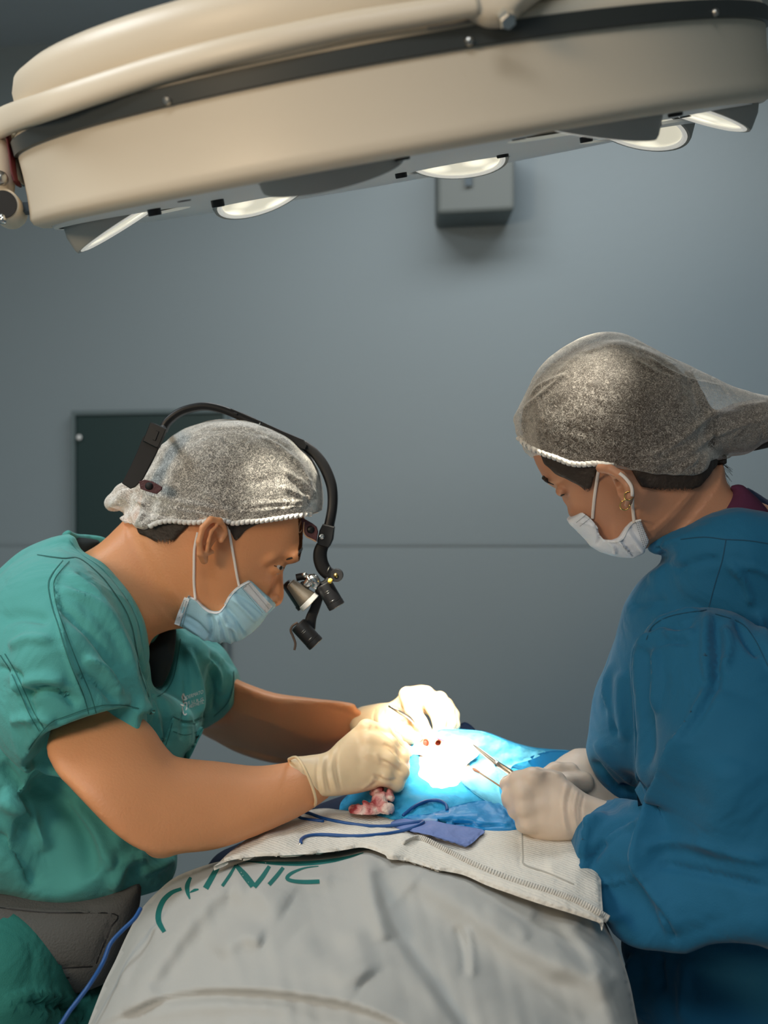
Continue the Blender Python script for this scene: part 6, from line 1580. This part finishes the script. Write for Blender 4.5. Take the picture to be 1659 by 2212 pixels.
s = Sdf([.24, 1.18, .10], [.66, 1.58, .74], .008)
for dy in (-.065, .065):
    s.cone(np.array([.43, 1.38 + dy, .70]), np.array([.43, 1.38 + dy, .42]), .085, .078, .02)
    s.cone(np.array([.43, 1.38 + dy, .42]), np.array([.435, 1.38 + dy, .16]), .078, .068, .02)
V, Fs = s.mesh(); mk('trousers', V, Fs, M['maroon_cloth'], asst)
shv = []
for dy in (-.06, .06):
    s = Sdf([.22, 1.38 + dy - .08, -.0], [.54, 1.38 + dy + .08, .14], .006)
    s.cone(np.array([.44, 1.38 + dy, .050]), np.array([.31, 1.38 + dy, .040]), .046, .038, .02); shv.append(s.mesh())
for g_ in shv: mk('shoe', *g_, M['black'], asst)

# gloves of the assistant
G3 = [(1082, 1692), (1088, 1682), (1104, 1678), (1125, 1675), (1140, 1667), (1160, 1663), (1189, 1663), (1212, 1673), (1230, 1687), (1267, 1715), (1300, 1728), (1345, 1745), (1345, 1800), (1270, 1808), (1236, 1813), (1200, 1815), (1153, 1813), (1130, 1789), (1111, 1762), (1095, 1740), (1089, 1722), (1090, 1708)]
s = Sdf(P(1065, 1835, 1.22) - [.01, 0, .01], P(1350, 1640, 1.42) + [.02, 0, .02], .0018)
s.infl(G3, [(1090, 1700, 1.335), (1160, 1700, 1.31), (1180, 1790, 1.30), (1280, 1760, 1.29)], T=.037, kap=1.0, k=.006)
fingers(s, [
    [(1190, 1690, 1.300, .012), (1150, 1681, 1.292, .0105), (1118, 1686, 1.300, .0092), (1094, 1694, 1.318, .0080)],
    [(1170, 1712, 1.292, .0115), (1130, 1712, 1.290, .0105), (1104, 1722, 1.305, .0092), (1100, 1730, 1.325, .0082)],
    [(1170, 1740, 1.288, .0115), (1134, 1744, 1.288, .0102), (1114, 1752, 1.305, .0090)],
    [(1175, 1770, 1.288, .0110), (1145, 1776, 1.290, .0096), (1130, 1782, 1.308, .0085)],
    [(1200, 1690, 1.345, .013), (1160, 1680, 1.355, .0105), (1120, 1684, 1.355, .0088), (1096, 1690, 1.350, .0078)]], .007)
V, Fs = s.mesh(1)
V = fold(V, Fs, [([(1225, 1690), (1215, 1740), (1225, 1805)], 3, .001), ([(1236, 1696), (1226, 1745), (1238, 1806)], 3, -.001), ([(1248, 1706), (1240, 1750), (1250, 1804)], 2.5, .001), ([(1262, 1716), (1255, 1755), (1262, 1800)], 2.5, -.001), ([(1165, 1670), (1190, 1668), (1210, 1678)], 4, .001)])
g3 = mk('glove', V, Fs, M['glove2'], asst)
G4 = [(1175, 1664), (1198, 1658), (1221, 1651), (1245, 1646), (1270, 1643), (1310, 1650), (1340, 1680), (1350, 1740), (1310, 1735), (1270, 1712), (1235, 1695), (1200, 1680)]
s = Sdf(P(1150, 1760, 1.36) - [.01, 0, .01], P(1370, 1620, 1.56) + [.02, 0, .02], .002)
s.infl(G4, [(1200, 1670, 1.44), (1300, 1690, 1.45)], T=.032, kap=1.1, k=.006)
fingers(s, [[(1230, 1668, 1.425, .012), (1200, 1666, 1.418, .010), (1180, 1672, 1.412, .008)], [(1230, 1674, 1.455, .012), (1198, 1672, 1.455, .010), (1178, 1680, 1.448, .008)],
            [(1235, 1680, 1.475, .011), (1205, 1682, 1.478, .009), (1185, 1690, 1.47, .008)], [(1240, 1690, 1.49, .010), (1210, 1694, 1.492, .008), (1195, 1700, 1.485, .007)], [(1260, 1690, 1.42, .013), (1225, 1692, 1.405, .010), (1200, 1690, 1.398, .0085)]], .006)
V, Fs = s.mesh(1)
mk('glove', V, Fs, M['glove2'], asst)
